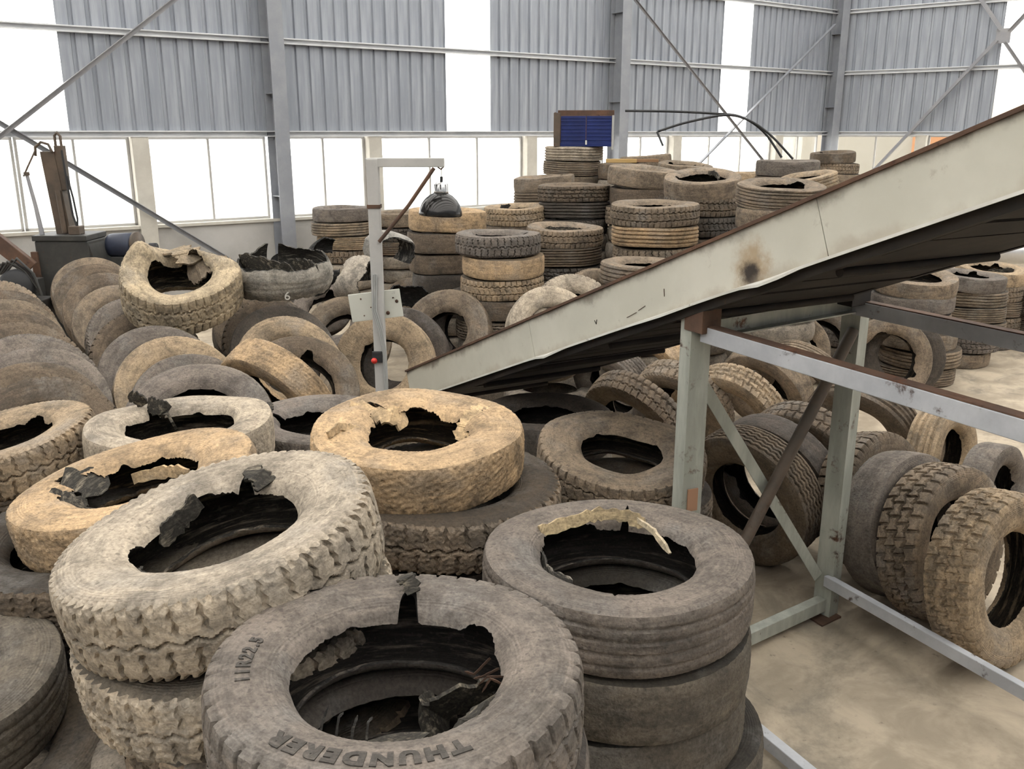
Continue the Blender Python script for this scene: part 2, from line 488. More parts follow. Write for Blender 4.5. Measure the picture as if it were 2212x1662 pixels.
# the two walls behind the camera and the roof, which close the hall
def plain_wall(name, a, b, label):
    d = (b - a).normalized(); L = (b - a).length; n = UP.cross(d)
    if n.dot(V(0, 8, 0) - a) < 0: n = -n
    mb = MB()
    mb.frame(a, d, n, UP, (0, -.24, 0), (L, 0, SILL)); mb.frame(a, d, n, UP, (0, -.05, SILL), (L, -.02, EAVE))
    for i in range(round(L / 4)): mb.frame(a, d, n, UP, (i * 4 + 2, -.02, SILL), (i * 4 + 2.26, .3, EAVE))
    mb.build(name, M['panel'], kind='structure', label=label, cat='wall')
plain_wall('wall_left', HALL[0], HALL[3], 'grey left wall outside the picture')
plain_wall('wall_front', HALL[3], HALL[2], 'grey wall behind the viewer')

roof = MB(); sky_strips = []
t = -.3
while t < 24.2:
    for kind, wd in (('r', 1.2), ('l', 1.2)):
        a, b = t, min(t + wd, 24.3)
        if b > a:
            def sl(off): return S_COR + .295 * off + .4
            q = [on_back(-16.3, EAVE, a), on_back(sl(a), EAVE, a), on_back(sl(b), EAVE, b), on_back(-16.3, EAVE, b)]
            vs = q + [p + UP * .04 for p in q]
            fs = [(0, 1, 2, 3), (7, 6, 5, 4), (0, 4, 5, 1), (1, 5, 6, 2), (2, 6, 7, 3), (3, 7, 4, 0)]
            if kind == 'r': roof.add(vs, fs)
            else: sky_strips.append(q)
        t = b
ceil = roof.build('ceiling', M['ceiling'], kind='structure', label='sheet metal roof with rows of roof lights', cat='ceiling')
for q in sky_strips:
    MB().add(q, [(0, 1, 2, 3)]).build('roof_light', M['roof_light'], ceil)

# wall bracing
def wall_brace(p0, p1, label, w=.075, mat='brace', ends=0.0):
    a = V(p0); b = V(p1); d = (b - a).normalized()
    a -= d * ends; b += d * ends
    mb = MB().section(a, b, [(0, 0), (w, 0), (w, .008), (.008, .008), (.008, w), (0, w)], WN if 'right' not in label else RN)
    o = mb.build('brace_angle', M[mat], label=label, cat='brace', group='steel wall braces')
    return o
wall_brace(on_back(-5.6, .6, .24), on_back(1.75, 6.22, .24), 'dark steel brace rising across the far left wall panels')
wall_brace(on_back(-5.6, 5.6, .17), on_back(1.75, .42, .17), 'pale steel brace falling across the left windows to the floor', .075, 'column')
wall_brace(on_back(10.1, 6.05, .24), on_back(17.3, .6, .24), 'thin dark brace falling from the second column toward the corner', .05)
wall_brace(on_back(10.2, .67, .17), on_back(17.4, 5.85, .17), 'pale brace rising to the head of the corner column', .075, 'column')
XG = on_right(4.06, 5.34, .15)
for p, q, lab in ((XG, on_right(1.0, 1.62, .15), 'right wall brace running down from the gusset plate to the corner'),
                  (XG, on_right(3.0, 6.75, .15), 'short right wall brace running up from the gusset plate toward the corner'),
                  (XG, on_right(7.0, 8.9, .15), 'right wall brace running up from the gusset plate out of the picture'),
                  (XG, on_right(7.2, 1.2, .15), 'right wall brace running down from the gusset plate out of the picture')):
    a = V(p); b = V(q); a = a + (b - a).normalized() * .14
    wall_brace(a, b, lab, .085)
MB().frame(XG, RD, RN, UP, (-.16, -.012, -.17), (.16, .012, .17), .004).build('gusset_plate', M['brace'], label='square gusset plate where the right wall braces cross', cat='gusset plate')

# neighbour building seen through the right-hand windows
nb = empty('neighbour_building', on_right(1.0, -.22, -9))
def nbp(name, a, b, mat, t=(0, .1)):
    mb = MB().frame((0, 0, 0), RD, RN, UP, (a[0], t[0], a[1]), (b[0], t[1], b[1])); return mb.build(name, mat, nb)
nb_m = NT('sandy_render').base((.26, .235, .19), .9).m; nb_o = NT('orange_sheet').base((.34, .16, .07), .8).m; nb_y = NT('ochre_sheet').base((.34, .25, .1), .8).m
nb_d = NT('dim_glass').base((.12, .13, .12), .3).m
nbp('wall', (-6, 0), (9, 5.5), nb_m, (-3, 0)); nbp('sheet', (-1.2, 2.6), (.4, 4.2), nb_o); nbp('sheet', (1.0, 2.9), (2.6, 4.2), nb_y)
for x in (3.4, 5.2, 7.0): wn = nbp('window', (x, 1.6), (x + 1.1, 3.3), nb_d)
nbp('door', (.4, 0), (1.4, 2.4), nb_d)
tag(nb, 'low sandy building with orange and ochre sheets outside the right windows', 'building')

# ------------------------------------------------------------------ tyres
OUTER = np.array([(.488, .1165), (.477, .1235), (.452, .1280), (.420, .1300), (.388, .1288), (.355, .1235), (.326, .1135), (.304, .1000), (.290, .0830), (.280, .0640)])
INNER = np.array([(.464, .0980), (.446, .1060), (.424, .1105), (.404, .1120), (.382, .1110), (.354, .1060), (.330, .0970), (.312, .0870), (.299, .0740), (.289, .0600)])
CUM = np.concatenate([[0], np.cumsum(np.hypot(*np.diff(OUTER, axis=0).T))]); CUM /= CUM[-1]

def tri(x):
    f = x - np.floor(x)
    return 4 * np.abs(f - .5) - 1
def frac(x): return x - np.floor(x)
def soft(d, w, e=.02): return np.clip((w + e - d) / e, 0, 1)

def groove(kind, th, s):
    a = th / (2 * PI)
    if kind == 'lug':
        N = 46
        k = frac(N * a + .5 * (s < 0) + .12 * np.abs(s))
        g = soft(np.abs(k - .5), .085, .045) * np.clip((np.abs(s) - .50) * 14, 0, 1)
        z = np.maximum(soft(np.abs(s - .40 - .07 * tri(N * a)), .035, .03), soft(np.abs(s + .40 - .07 * tri(N * a + .5)), .035, .03))
        c = soft(np.abs(frac(N * a + .9 * s) - .5), .045, .04) * (np.abs(s) < .36) * .7
        return np.maximum(np.maximum(g, z), c)
    if kind == 'chunk':
        N = 40
        k = frac(N * a + .5 * (s < 0) + .16 * np.abs(s) + .06 * tri(3 * s))
        g = soft(np.abs(k - .5), .075, .05) * np.clip((np.abs(s) - .15) * 10, 0, 1)
        k2 = frac(2 * N * a)
        e = soft(np.abs(k2 - .5), .16, .08) * np.clip((np.abs(s) - .86) * 18, 0, 1)
        z = soft(np.abs(s - .09 * tri(N * a)), .03, .03)
        return np.maximum(np.maximum(g, z), e)
    if kind == 'block':
        N = 34; g = np.zeros_like(th + s)
        for s0 in (-.52, 0, .52):
            g = np.maximum(g, soft(np.abs(s - s0 - .09 * tri(N * a + s0)), .035, .03))
        band = np.floor((s + 1.04) / .52)
        g = np.maximum(g, soft(np.abs(frac(N * a + .5 * band + .25 * s) - .5), .07, .05))
        return g
    if kind == 'wave':
        g = np.zeros_like(th + s)
        for s0 in (-.75, -.45, -.15, .15, .45, .75):
            g = np.maximum(g, soft(np.abs(s - s0 - .045 * np.sin(2 * PI * 48 * a)), .03, .03))
        return g
    if kind == 'rib':
        g = np.zeros_like(th + s)
        for s0 in (-.62, -.22, .22, .62):
            g = np.maximum(g, soft(np.abs(s - s0), .045, .035))
        return g
    if kind == 'rib5':
        g = np.zeros_like(th + s)
        for s0 in (-.78, -.5, -.17, .17, .5, .78):
            g = np.maximum(g, soft(np.abs(s - s0), .03, .035))
        return g
    return np.zeros_like(th + s)

PER = {'lug': 46, 'chunk': 40, 'block': 34}
F12 = [.0, .07, .13, .25, .37, .43, .5, .57, .63, .75, .87, .93]; F6 = [.0, .12, .37, .5, .62, .88]
def slant(kind, s):
    if kind == 'lug': return -.12 * np.abs(s) / 46 * 2 * PI
    if kind == 'chunk': return -(.16 * np.abs(s) + .06 * tri(3 * s)) / 40 * 2 * PI
    if kind == 'block': return -.25 * s / 34 * 2 * PI
    return 0 * s
def tyre(name, seg, rows, kind, seed, hole=.56, rag=.03, tears=(), oval=.012, sag=.006, crust=.0010, depth=.016, wear=.6, deform=None, rs=10, rl=6):
    rng = np.random.RandomState(seed)
    if kind in PER:
        N = PER[kind]; fr = F12 if seg >= 400 else F6
        th = ((np.arange(N)[:, None] + np.array(fr)[None, :]) / N * 2 * PI).ravel(); seg = len(th)
    else:
        th = np.linspace(0, 2 * PI, seg, endpoint=False)
    ph = rng.rand(40) * 2 * PI
    def pn(freqs, amp=1.0, o=0):
        return sum(np.sin(k * th + ph[(i + o) % 40]) for i, k in enumerate(freqs)) * amp / math.sqrt(len(freqs))
    rf = 1 + oval * np.cos(2 * th + ph[0]) + .3 * oval * np.cos(3 * th + ph[1])
    zo = sag * np.cos(2 * th + ph[2]) + .4 * sag * np.cos(5 * th + ph[3])
    def crustn(T, S):
        n = np.zeros_like(T + S)
        for i in range(22):
            k = rng.randint(4, 150); m = rng.uniform(-30, 30)
            n = n + np.sin(k * T + m * S + ph[i] + 1.5 * np.sin(7 * T + 3 * S + ph[i + 3])) / 4.7
        return n
    wearn = np.clip(.75 + .6 * pn((2, 3, 5, 9), 1, 5), 0, 1)[None, :] * (1 - wear) + wear
    # tread
    s = np.linspace(1, -1, rows)[:, None]; T = th[None, :] + slant(kind, s)
    g = groove(kind, T, s) * wearn
    r = .5 - .0085 * np.abs(s) ** 6 - .0035 * s * s - depth * g + crust * crustn(T, s)
    Pt = np.stack([r * rf * np.cos(T), r * rf * np.sin(T), .1165 * s + zo[None, :] + 0 * T], -1)
    # sidewalls
    ge = {1: g[:1], -1: g[-1:]}
    O = OUTER.copy(); I = INNER.copy()
    hr = hole / 2
    for A in (O, I):
        sel = A[:, 0] < .42
        A[sel, 0] = hr + (A[sel, 0] - .28) * (.42 - hr) / .14
    def prof(A, u):
        return np.interp(u, CUM, A[:, 0]), np.interp(u, CUM, A[:, 1])
    ends = {}
    for sg in (1, -1):
        ue = 1 - rag * np.clip(pn((2, 3, 7, 11, 19), .8, 7), 0, 2) ** 1.5 - rag * .16 * np.abs(pn((29, 41, 67, 97), 1, 20)) * np.clip(.5 + pn((3, 5), 1, 2), .1, 1.5)
        if sg == 1:
            for (a, w, u) in tears:
                d = np.abs((th - math.radians(a) + PI) % (2 * PI) - PI) / math.radians(w)
                f = np.clip(1.25 - d - .14 * np.sin(th * 17 + a) - .07 * np.sin(th * 43 + 2 * a) - .05 * np.sin(th * 101 + 3 * a), 0, 1) ** .8
                ue = np.minimum(ue, 1 - (1 - u) * f)
        ends[sg] = np.clip(ue, .12, 1)
    side = {}
    for sg in (1, -1):
        u = np.linspace(0, 1, rs)[:, None] * ends[sg][None, :]
        T = th[None, :] + float(slant(kind, np.array(1.0 * sg)))
        rr, zz = prof(O, u)
        fade = np.clip(1 - u / .16, 0, 1)
        rr = rr - depth * ge[sg] * fade
        zz = zz - .5 * depth * ge[sg] * fade * (u > 0)
        lift = crust * .8 * crustn(T, u * 2)
        lift = lift * np.clip(u * 8, 0, 1)
        side[sg] = np.stack([rr * rf * np.cos(T), rr * rf * np.sin(T), sg * (zz + lift) + zo[None, :]], -1)
        side[sg][0] = Pt[0 if sg == 1 else -1]
    # inner liner: torn edge > inside of upper sidewall > crown > lower sidewall > torn edge
    rowsL = [side[1][-1]]
    for sg, us in ((1, np.linspace(1, 0, rl)), (0, [0]), (-1, np.linspace(0, 1, rl))):
        if sg == 0:
            rr = .468 + 0 * th; rowsL.append(np.stack([rr * rf * np.cos(th), rr * rf * np.sin(th), zo], -1)); continue
        for u in us:
            rr, zz = prof(I, u * ends[sg])
            rowsL.append(np.stack([rr * rf * np.cos(th), rr * rf * np.sin(th), sg * zz + zo], -1))
    rowsL.append(side[-1][-1])
    Pl = np.stack(rowsL)
    parts = [('tread', Pt, M['tread'], True), ('sidewall', side[1], M['sidewall'], False), ('sidewall', side[-1], M['sidewall'], True), ('inner_liner', Pl, M['liner'], False)]
    res = []
    for nm, P, m, fl in parts:
        if deform is not None: P = deform(P)
        me = grid_mesh(name + '_' + nm, P, m, True, True, flip=fl)
        if nm == 'tread' and kind != 'none': me.set_sharp_from_angle(angle=math.radians(38))
        res.append((nm, me))
    return res

def fold_one(P):
    """collapsed tyre: upper sidewall caved in on one side, whole ring twisted"""
    P = P.copy(); x, y, z = P[..., 0], P[..., 1], P[..., 2]
    th = np.arctan2(y, x); r = np.hypot(x, y)
    g = np.exp(-((th - 1.0 + PI) % (2 * PI) - PI) ** 2 / .35)
    g2 = np.exp(-((th - 2.7 + PI) % (2 * PI) - PI) ** 2 / .3)
    up = np.clip((z + .05) / .18, 0, 1)
    P[..., 2] = z * (1.25 + .5 * g2) + .16 * g * up * np.clip((.5 - r) / .2, 0, 1) + .08 * g2 * up + .05 * np.cos(2 * th)
    k = 1 - .34 * g * up - .14 * g2 * up + .06 * np.cos(3 * th + .5)
    P[..., 0] = x * k; P[..., 1] = y * k
    return P

TY = {}
def near(n, kind, seed, **kw): TY[n] = tyre(n, kw.pop('seg', 420), kw.pop('rows', 40), kind, seed, rs=16, rl=6, **kw)
def mid(n, kind, seed, **kw): TY[n] = tyre(n, 150, 25, kind, seed, rs=9, rl=4, depth=.021, wear=.75, **kw)
near('near_front', 'lug', 1, hole=.555, rag=.05, tears=((92, 5, .45), (40, 14, .84), (285, 16, .86)), seg=520)
near('near_tilt', 'chunk', 2, hole=.50, rag=.05, tears=((88, 5, .62), (120, 22, .84), (200, 18, .86)), seg=520, rows=46, depth=.020)
near('near_crack', 'none', 3, hole=.46, rag=.10, tears=((140, 13, .45), (38, 8, .5), (95, 24, .82)), crust=.0022, sag=.012, oval=.02)
near('near_split', 'rib', 4, hole=.57, rag=.05, tears=((78, 2.5, .35), (130, 30, .78), (262, 2.5, .55)), depth=.006)
near('near_shade', 'lug', 5, hole=.48, rag=.03, sag=.015)
near('near_torn', 'none', 6, hole=.50, rag=.10, tears=((168, 16, .45), (205, 14, .72)), crust=.002, oval=.02)
near('near_edge', 'chunk', 7, hole=.52, rag=.05, tears=((20, 12, .8),))
near('near_flap', 'none', 8, hole=.57, rag=.05, tears=((138, 6, .6), (305, 9, .78)), sag=.014)
near('near_gap', 'none', 9, hole=.52, rag=.05, tears=((60, 8, .6),))
near('near_corner', 'rib', 10, hole=.56, depth=.005)
near('near_lugb', 'chunk', 11, hole=.56, crust=.0022, wear=.4)
near('near_tan', 'none', 12, hole=.54, crust=.0025, rag=.05)
near('near_face', 'none', 13, hole=.48, crust=.0022, rag=.05, oval=.02)
near('near_heapa', 'wave', 14, hole=.55, depth=.018)
near('near_heapb', 'lug', 15, hole=.55, depth=.02)
near('near_right', 'block', 16, hole=.55, crust=.0022, rag=.05, depth=.013)
near('near_block', 'block', 17, hole=.56, depth=.022)
near('near_lugr', 'lug', 18, hole=.56, depth=.022)
mid('mid_rib', 'rib', 21); mid('mid_rib2', 'rib5', 22, tears=((70, 20, .7),)); mid('mid_lug', 'lug', 23, rag=.06); mid('mid_lug2', 'chunk', 24, rag=.05, tears=((200, 14, .6),))
mid('mid_block', 'block', 25); mid('mid_bald', 'none', 26, crust=.0016, rag=.08, tears=((120, 12, .55),)); mid('mid_bald2', 'none', 27, crust=.0020, rag=.06, oval=.02)
mid('mid_wave', 'wave', 28); mid('mid_face', 'none', 29, hole=.60, crust=.0016, rag=.10, tears=((30, 14, .7), (250, 10, .65)))
TY['folded'] = tyre('folded', 260, 30, 'lug', 31, hole=.52, rag=.08, tears=((60, 26, .7),), crust=.0020, deform=fold_one, rs=14, rl=6)

Z = V(0, 0, 1)
def place_tyre(var, label, group, loc, axis, spin, D, w, tint, hole_shade=0):
    root = empty('truck_tyre', loc)
    root.rotation_mode = 'QUATERNION'
    root.rotation_quaternion = Z.rotation_difference(V(axis)) @ Quaternion(Z, spin)
    root.scale = (D, D, w / .26)
    tag(root, label, 'tyre', group)
    for nm, me in TY[var]:
        o = bpy.data.objects.new(nm, me)
        c = tint if not (hole_shade and nm == 'sidewall') else tuple(.3 * v for v in tint)  # covered sidewalls tinted darker: shade inside stack holes put into the colour
        o.color = tuple(c) + (1,)
        link(o, root)
    return root

TYRES = [  # variant, label, group, centre, axis, spin, diameter, width, dust colour
    ('near_front','grey-brown truck tyre with raised lettering on its sidewall, top of front stack','tyre stacks at the front',(-0.3,2.062,1.669),(0,0,1),0,0.985,0.257,(0.175,0.148,0.126),0),
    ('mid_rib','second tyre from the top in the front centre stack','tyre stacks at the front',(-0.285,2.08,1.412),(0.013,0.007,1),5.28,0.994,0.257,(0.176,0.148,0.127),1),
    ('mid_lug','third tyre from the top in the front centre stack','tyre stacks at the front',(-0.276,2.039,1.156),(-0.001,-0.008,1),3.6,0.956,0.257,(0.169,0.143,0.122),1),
    ('near_tilt','large dusty tyre tilted up to one side with chunky tread blocks','tyre stacks at the front',(-0.962,2.761,1.748),(-0.186,-0.069,0.98),0,1.06,0.269,(0.388,0.327,0.254),0),
    ('near_lugb','clay-caked tyre directly under the tilted tread-block tyre','tyre stacks at the front',(-0.912,2.731,1.479),(-0.099,-0.079,0.992),1.14,1.04,0.269,(0.441,0.371,0.288),1),
    ('mid_block','third tyre down beneath the tilted tread-block tyre','tyre stacks at the front',(-0.802,2.681,1.21),(-0.004,-0.01,1),1.66,1,0.269,(0.223,0.172,0.124),1),
    ('near_crack','sandy yellow tyre with a cracked, peeled open sidewall on a wider tyre','tyre stacks at the front',(-0.451,4.124,1.632),(0.02,-0.06,0.998),0,1.04,0.251,(0.44,0.308,0.181),0),
    ('near_lugb','wide dark tyre sticking out beneath the cracked sandy tyre','tyre stacks at the front',(-0.321,4.054,1.381),(-0.002,-0.004,1),2.84,1.12,0.251,(0.236,0.182,0.131),1),
    ('mid_wave','wavy-treaded black tyre third down beneath the cracked sandy tyre','tyre stacks at the front',(-0.351,4.024,1.13),(0.013,0.013,1),3.22,1.055,0.251,(0.084,0.069,0.057),1),
    ('mid_wave','fourth tyre from the top in the front stack under the cracked sandy tyre','tyre stacks at the front',(-0.391,4.074,0.879),(0.009,0.011,1),2.72,1.06,0.251,(0.078,0.064,0.054),1),
    ('near_split','smooth brown tyre with split inner rim on stack beside the green stand','tyre stacks at the front',(0.408,3.18,1.436),(0,0,1),0,1.03,0.261,(0.162,0.137,0.117),0),
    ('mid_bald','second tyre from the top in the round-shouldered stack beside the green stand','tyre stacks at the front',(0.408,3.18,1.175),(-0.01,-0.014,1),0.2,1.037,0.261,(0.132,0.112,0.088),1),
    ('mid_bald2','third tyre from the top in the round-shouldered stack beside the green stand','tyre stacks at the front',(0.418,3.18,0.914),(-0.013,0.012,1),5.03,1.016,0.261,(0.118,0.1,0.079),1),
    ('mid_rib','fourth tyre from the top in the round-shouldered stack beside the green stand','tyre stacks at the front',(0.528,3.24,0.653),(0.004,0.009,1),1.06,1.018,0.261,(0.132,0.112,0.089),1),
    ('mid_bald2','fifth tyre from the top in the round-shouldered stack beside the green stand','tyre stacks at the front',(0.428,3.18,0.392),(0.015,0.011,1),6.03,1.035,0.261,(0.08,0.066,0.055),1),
    ('near_shade','shaded flat tyre with lug tread edge just behind the pale green post','tyre stacks at the front',(0.678,5.298,1.118),(0.059,-0.158,0.986),0.3,1.04,0.248,(0.216,0.167,0.12),0),
    ('mid_wave','second tyre from the top in the stack behind the pale green post','tyre stacks at the front',(0.728,5.248,0.869),(0.004,-0,1),1.13,1.034,0.248,(0.155,0.117,0.084),1),
    ('near_torn','orange-tan tyre with torn black ragged hole','tyre stacks at the front',(-1.66,3.764,1.531),(-0.167,-0.059,0.984),0,1.04,0.236,(0.434,0.304,0.179),0),
    ('near_lugb','wider brown tyre showing beneath the torn orange-tan tyre','tyre stacks at the front',(-1.86,3.644,1.296),(0.006,-0.006,1),4.08,1.1,0.236,(0.147,0.112,0.08),1),
    ('mid_lug2','third tyre from the top in the stack of the torn orange-tan tyre','tyre stacks at the front',(-1.76,3.664,1.06),(-0.007,-0.006,1),2.18,1.042,0.236,(0.086,0.071,0.059),1),
    ('near_edge','beige tyre with toothed shoulder cut off by the left picture edge','tyre stacks at the front',(-2.824,4.78,1.375),(-0.148,-0.098,0.984),1,0.95,0.25,(0.323,0.243,0.16),0),
    ('mid_wave',"second tyre from the top in the stack at the picture's left edge",'tyre stacks at the front',(-2.849,4.79,1.125),(-0.003,0.004,1),1.9,0.948,0.25,(0.153,0.116,0.083),1),
    ('near_flap','pale flat tyre with a black torn flap standing up at its hole','tyre stacks at the front',(-1.846,4.78,1.442),(0,-0.02,1),0,0.99,0.262,(0.398,0.335,0.26),0),
    ('mid_wave','second tyre from the top in the stack of the pale tyre with black flap','tyre stacks at the front',(-1.865,4.761,1.18),(-0.014,-0.001,1),4.16,0.964,0.262,(0.165,0.139,0.119),1),
    ('near_gap','grey flat tyre half hidden between pale tyre and cracked sandy tyre','tyre stacks at the front',(-1.242,5.553,1.211),(0.02,-0.03,0.999),2,0.97,0.269,(0.168,0.141,0.121),0),
    ('mid_lug2','second tyre from the top in the stack between pale flap tyre and sandy tyre','tyre stacks at the front',(-1.237,5.58,0.942),(0.01,-0.002,1),2.94,0.949,0.269,(0.174,0.146,0.125),1),
    ('mid_bald','grey tyre rim peeking out just behind the pale flap tyre','tyre stacks at the front',(-2.174,5.983,1.138),(0.137,-0.512,0.848),0.88,1,0.24,(0.176,0.148,0.127),0),
    ('near_corner','smooth dark grey tyre cut off at the bottom left picture corner','tyre stacks at the front',(-2.138,2.739,1.176),(0.06,-0.03,0.998),0,1.04,0.261,(0.133,0.113,0.089),0),
    ('near_lugb','wide tyre jutting out below the bottom left corner tyre','tyre stacks at the front',(-1.938,2.659,0.915),(-0.008,-0.006,1),2.41,1.1,0.261,(0.223,0.173,0.124),1),
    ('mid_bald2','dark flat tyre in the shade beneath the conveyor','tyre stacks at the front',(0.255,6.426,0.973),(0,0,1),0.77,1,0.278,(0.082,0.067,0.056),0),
    ('mid_bald','nearest leaning tyre of the middle left row','leaning tyre rows on the left',(-2.491,6.749,0.963),(0.438,-0.704,0.559),6.21,0.979,0.225,(0.166,0.14,0.12),0),
    ('mid_bald2','second leaning tyre from the near end of the middle left row','leaning tyre rows on the left',(-2.674,6.964,1.044),(0.402,-0.691,0.6),3.79,1.009,0.225,(0.348,0.262,0.172),0),
    ('mid_rib','third leaning tyre from the near end of the middle left row','leaning tyre rows on the left',(-3.037,7.499,1.035),(0.393,-0.742,0.544),3.35,0.988,0.225,(0.167,0.141,0.121),0),
    ('mid_lug','fourth leaning tyre from the near end of the middle left row','leaning tyre rows on the left',(-3.392,8.164,1.037),(0.41,-0.717,0.565),2.27,0.998,0.225,(0.154,0.116,0.083),0),
    ('mid_lug2','fifth leaning tyre from the near end of the middle left row','leaning tyre rows on the left',(-3.746,8.848,1.053),(0.445,-0.667,0.598),2.86,0.985,0.225,(0.183,0.155,0.132),0),
    ('mid_bald','sixth leaning tyre from the near end of the middle left row','leaning tyre rows on the left',(-4.222,9.566,1.071),(0.384,-0.674,0.631),4.89,0.971,0.225,(0.217,0.168,0.121),0),
    ('mid_bald','seventh leaning tyre from the near end of the middle left row','leaning tyre rows on the left',(-4.729,10.432,1.044),(0.381,-0.707,0.596),3.03,1.008,0.225,(0.158,0.119,0.085),0),
    ('mid_bald2','eighth leaning tyre from the near end of the middle left row','leaning tyre rows on the left',(-5.206,11.255,1.031),(0.42,-0.702,0.575),1.23,1.021,0.225,(0.143,0.108,0.077),0),
    ('mid_rib','ninth leaning tyre from the near end of the middle left row','leaning tyre rows on the left',(-5.52,11.805,1.049),(0.431,-0.652,0.624),4.36,1.02,0.225,(0.218,0.168,0.121),0),
    ('mid_lug','nearest leaning tyre of the far left row at the picture edge','leaning tyre rows on the left',(-3.12,5.739,1.025),(0.385,-0.731,0.563),0.9,1.025,0.225,(0.147,0.112,0.08),0),
    ('mid_rib','second leaning tyre from the near end of the far left row at the picture edge','leaning tyre rows on the left',(-3.329,5.993,1.09),(0.403,-0.697,0.593),0.96,0.99,0.225,(0.15,0.114,0.081),0),
    ('mid_bald','third leaning tyre from the near end of the far left row at the picture edge','leaning tyre rows on the left',(-3.518,6.445,1.103),(0.431,-0.653,0.622),5.15,0.984,0.225,(0.18,0.152,0.13),0),
    ('mid_lug2','fourth leaning tyre from the near end of the far left row at the picture edge','leaning tyre rows on the left',(-3.819,6.93,1.085),(0.442,-0.661,0.606),6.15,1.013,0.225,(0.186,0.157,0.134),0),
    ('mid_lug','fifth leaning tyre from the near end of the far left row at the picture edge','leaning tyre rows on the left',(-4.126,7.364,1.084),(0.438,-0.66,0.61),1.38,1.021,0.225,(0.151,0.115,0.082),0),
    ('mid_rib','sixth leaning tyre from the near end of the far left row at the picture edge','leaning tyre rows on the left',(-4.513,7.928,1.111),(0.365,-0.678,0.638),1.84,0.978,0.225,(0.158,0.119,0.085),0),
    ('mid_bald','seventh leaning tyre from the near end of the far left row at the picture edge','leaning tyre rows on the left',(-4.867,8.533,1.073),(0.407,-0.731,0.548),1.01,0.995,0.225,(0.224,0.173,0.124),0),
    ('mid_lug2','eighth leaning tyre from the near end of the far left row at the picture edge','leaning tyre rows on the left',(-5.238,9.137,1.07),(0.462,-0.707,0.535),0.45,0.993,0.225,(0.138,0.104,0.074),0),
    ('mid_lug','ninth leaning tyre from the near end of the far left row at the picture edge','leaning tyre rows on the left',(-5.601,9.632,1.078),(0.378,-0.708,0.596),0.84,1.023,0.225,(0.218,0.168,0.121),0),
    ('mid_bald','nearest leaning tyre of the row behind the smooth tan tyre','leaning tyre rows on the left',(-1.81,7.454,0.947),(0.355,-0.721,0.595),5.89,0.999,0.225,(0.145,0.11,0.078),0),
    ('mid_bald2','second leaning tyre from the near end of the row behind the smooth tan tyre','leaning tyre rows on the left',(-2.05,8.049,1.005),(0.354,-0.745,0.566),3.96,0.979,0.225,(0.335,0.252,0.166),0),
    ('mid_rib','third leaning tyre from the near end of the row behind the smooth tan tyre','leaning tyre rows on the left',(-2.218,8.505,1.028),(0.336,-0.672,0.66),1.65,1.007,0.225,(0.081,0.067,0.055),0),
    ('mid_lug','fourth leaning tyre from the near end of the row behind the smooth tan tyre','leaning tyre rows on the left',(-2.431,8.942,1.003),(0.342,-0.733,0.588),0.84,1.001,0.225,(0.142,0.107,0.077),0),
    ('mid_bald','fifth leaning tyre from the near end of the row behind the smooth tan tyre','leaning tyre rows on the left',(-2.691,9.471,1.016),(0.339,-0.723,0.601),4.48,0.981,0.225,(0.152,0.115,0.082),0),
    ('near_tan','smooth tan tyre leaning on its edge before the leaning rows','leaning tyre rows on the left',(-1.877,6.989,1.075),(-0.486,-0.695,-0.53),0,1,0.27,(0.42,0.294,0.173),0),
    ('mid_bald','dark tyre added to darken the gap under the collapsed sandy tyre','leaning tyre rows on the left',(-3.22,9.537,1.003),(0.28,-0.77,0.574),4.19,1,0.25,(0.075,0.062,0.051),0),  # added tyre, hides bright floor so the gap stays dark
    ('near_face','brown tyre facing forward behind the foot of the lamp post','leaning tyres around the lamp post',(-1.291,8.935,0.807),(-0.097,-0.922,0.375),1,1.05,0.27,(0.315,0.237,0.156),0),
    ('mid_bald','dark tyre added to darken the hole of the brown forward-facing tyre','leaning tyres around the lamp post',(-1.177,9.293,0.826),(-0.097,-0.922,0.375),3.73,1.02,0.24,(0.077,0.063,0.053),0),  # extra tyre put in to make the hole before it dark
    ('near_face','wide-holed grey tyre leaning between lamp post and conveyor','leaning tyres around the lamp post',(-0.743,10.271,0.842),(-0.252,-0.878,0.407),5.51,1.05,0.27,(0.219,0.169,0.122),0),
    ('mid_bald','dark tyre added to darken the hole of the wide-holed grey tyre','leaning tyres around the lamp post',(-0.522,10.618,0.845),(-0.252,-0.878,0.407),2.03,1,0.24,(0.084,0.069,0.058),0),  # added only so the grey tyre's hole looks dark
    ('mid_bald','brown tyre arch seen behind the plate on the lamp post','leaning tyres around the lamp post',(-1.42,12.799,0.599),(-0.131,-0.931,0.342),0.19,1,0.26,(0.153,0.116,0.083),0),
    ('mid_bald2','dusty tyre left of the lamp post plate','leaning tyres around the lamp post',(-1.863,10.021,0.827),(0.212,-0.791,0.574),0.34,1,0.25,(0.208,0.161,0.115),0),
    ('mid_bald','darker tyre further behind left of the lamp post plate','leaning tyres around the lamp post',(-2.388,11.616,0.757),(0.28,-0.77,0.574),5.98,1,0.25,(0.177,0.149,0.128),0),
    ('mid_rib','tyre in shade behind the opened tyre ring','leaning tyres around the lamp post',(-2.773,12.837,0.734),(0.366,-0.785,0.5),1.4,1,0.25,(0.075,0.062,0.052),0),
    ('mid_bald2','pale tyre arch just over the conveyor edge','leaning tyres around the lamp post',(0.41,9.305,1.054),(0.296,-0.814,0.5),6.11,1,0.25,(0.421,0.354,0.275),0),
    ('mid_lug','light tyre arch behind the pale tyre over the conveyor edge','leaning tyres around the lamp post',(0.67,9.58,1.157),(0.296,-0.814,0.5),5.15,1,0.25,(0.386,0.325,0.253),0),
